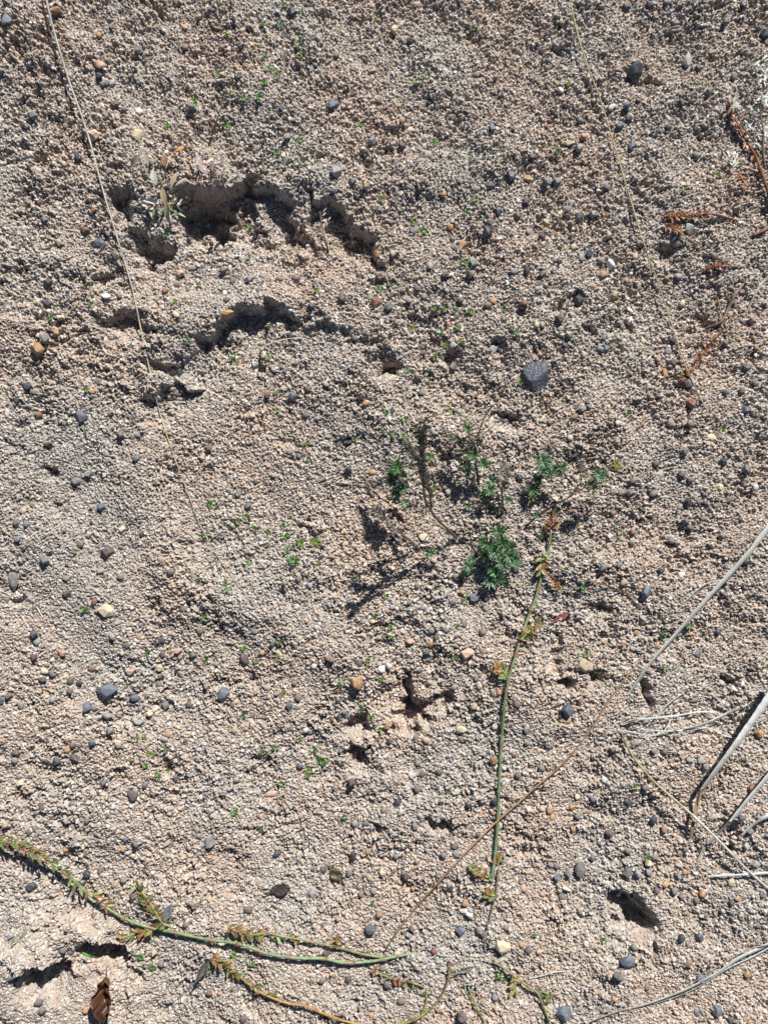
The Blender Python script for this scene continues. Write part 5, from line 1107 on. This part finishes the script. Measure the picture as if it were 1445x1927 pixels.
# ---------------------------------------------------------------- green seedlings
SEED = """565 1022 13|548 1030 6|593 1020 13|553 1054 12|537 1010 8|537 1035 8|599 1059 6|395 949 9|410 950 6|467 973 9|476 994 9|448 980 6|503 1003 8|533 990 6|503 1024 5|469 1059 7|424 1098 9|384 1007 6|430 1110 5
373 1092 9|388 1245 5|382 1160 6|458 1220 6|482 1244 6|159 1145 7|142 1036 6|277 1231 7|458 1347 6|313 1410 6|273 1387 5|258 1385 5|285 1418 7|273 1440 7|298 1456 8|317 1448 7|493 1415 6|251 1429 5
525 1207 7|523 1235 6|485 1244 5|707 1159 6|675 1085 6|734 1181 6|727 1121 5|691 1247 6|719 1278 5|641 1287 5|696 1351 6|606 1432 14|592 1411 8|518 1406 6|492 1417 7|563 1392 6|532 1302 6|582 1448 8|717 1372 5|736 1199 5|722 1195 5|860 1181 5|873 1131 6
580 1458 8|528 1475 9|495 1557 6|646 1538 6|843 1489 6|701 1700 5|940 1835 10|948 1845 9|489 1856 6|679 1334 8|857 1235 8
596 546 7|715 544 8|734 534 5|836 580 7|883 585 8|854 584 6|816 580 6|951 584 5|828 630 6|864 641 5|840 651 8|819 669 6|809 708 8|767 696 6|502 670 7|506 611 7|523 739 6|523 772 6|726 776 7|762 788 7|722 816 6|740 817 5|762 822 6|669 826 6|575 836 5|577 864 5|810 861 9|847 772 6|817 918 7|878 952 6|774 618 5|862 617 5
445 682 7|439 668 6|353 637 6|95 598 7|170 570 6|161 539 6|419 620 5|164 733 7|374 535 5|330 566 5
1153 643 6|1179 779 7|1073 793 5|980 719 6|974 625 5|954 584 5|1096 527 4|1358 809 5
1083 982 8|1063 1071 7|1097 1105 8|1019 1012 8|1294 1178 7|1249 1192 5|1102 1232 8|1125 1263 6|1253 1257 6|1376 1199 4
1007 1759 8|1211 1759 6|1134 1768 7|1218 1614 6|1196 1479 6|1395 1804 7|1192 1434 7
443 1527 10|498 1557 6|440 1798 9|474 1813 6|394 1827 6
1070 157 6|1049 284 8|1056 462 5|1433 282 5|1286 355 5
367 192 9|315 235 8|460 183 9|488 183 11|429 235 8|424 64 7|493 43 7|495 107 8|495 156 8|450 142 6|443 171 6|412 140 6|313 441 6|467 424 6|467 483 6
532 9 7|563 81 6|565 100 7|494 106 7|496 157 7|522 142 7|505 128 5|710 33 5|783 152 8|795 137 6|679 234 5|572 304 7|522 287 7|565 263 5|819 266 6|719 374 7|887 298 5|895 375 6|876 398 7|909 410 6|779 420 8|797 434 8|874 493 7|759 190 5|890 54 4|527 45 6|1350 330 5|1392 310 4"""
SD = []
for q in SEED.replace('\n', '|').split('|'):
    a = list(map(float, q.split())); SD.append(a)
keep = []
for a in SD:
    if all(math.hypot(a[0] - b[0], a[1] - b[1]) > 3 for b in keep): keep.append(a)
SD = keep
sdesc = ["bushy bright green seedling clump" if a[2] >= 11 else "green seedling" if a[2] >= 8 else "small green seedling" if a[2] >= 6 else "tiny green sprout" for a in SD]
for a, lab in zip(SD, auto_labels([(a[0], a[1], d_) for a, d_ in zip(SD, sdesc)])):
    x, y, r_ = a; mb = MB(); n = int(r_ * (4.2 if r_ >= 11 else 1.9)); z0 = float(Hs(x, y))
    tone = [(.09, .22, .035), (.12, .26, .045), (.07, .17, .04), (.15, .25, .05)][rng.integers(4)]
    if (x, y) in ((679, 1334), (857, 1235)): tone = (.05, .16, .06)
    for k in range(n):
        a_ = rng.uniform(0, 2 * math.pi); q = rng.uniform(0, .75) * r_ * rng.random() ** .4
        q *= 1.25; b = P3(x + math.cos(a_) * q, y - math.sin(a_) * q * .8, z0 + rng.uniform(1.5, 4.5) + (3 if r_ >= 11 else 0))
        a2 = a_ + rng.normal(0, .8)
        mb.leaf(b, (math.cos(a2), math.sin(a2), rng.uniform(.1, 1.0)), rng.uniform(3, 6.2) * S, rng.uniform(2.2, 3.9) * S, jit(tone, .2), rng.uniform(0, .3), rng.uniform(-.2, .5), None, rng.uniform(-.4, .4))
    for k in range(max(2, n // 4)):
        a_ = rng.uniform(0, 6.28); q = rng.uniform(.1, .6) * r_
        p0 = P3(x, y, z0 - 1); p1 = P3(x + math.cos(a_) * q, y - math.sin(a_) * q, z0 + 3)
        mb.tube(np.array([p0, (p0 + p1) / 2 + [0, 0, .8 * S], p1]), .5 * S, jit(tone, .2), 4)
    o = mb.build("seedling", M_LEAF); tag(o, lab, "seedling", "green seedlings sprouting in the sand")

# ---------------------------------------------------------------- root hairs, straw crumbs and plant dust caught in the dips
lt = MB()
for k in range(420):
    x, y = rng.uniform(X0 + 10, X1 - 10), rng.uniform(Y0 + 10, Y1 - 10)
    a = rng.uniform(0, 6.28); L_ = rng.uniform(4, 11) if rng.random() < .8 else rng.uniform(12, 34); bend = rng.normal(0, .5)
    pts = [(x + math.cos(a + bend * t_) * L_ * t_, y + math.sin(a + bend * t_) * L_ * t_, 2.2 + 1.5 * math.sin(3 * t_)) for t_ in (0, .35, .7, 1)]
    W_, B = path(pts, 3, 1.6)
    lt.tube(W_, rng.uniform(.35, .8) * S * np.linspace(1, .6, len(W_)), jit([(.42, .38, .30), (.30, .23, .15), (.13, .09, .06), (.5, .48, .42), (.20, .15, .12)][rng.integers(5)], .2), 4)
lo_ = lt.build("plant_litter", M_STRAW, None, (0, 0, 0)); tag(lo_, kind='stuff')
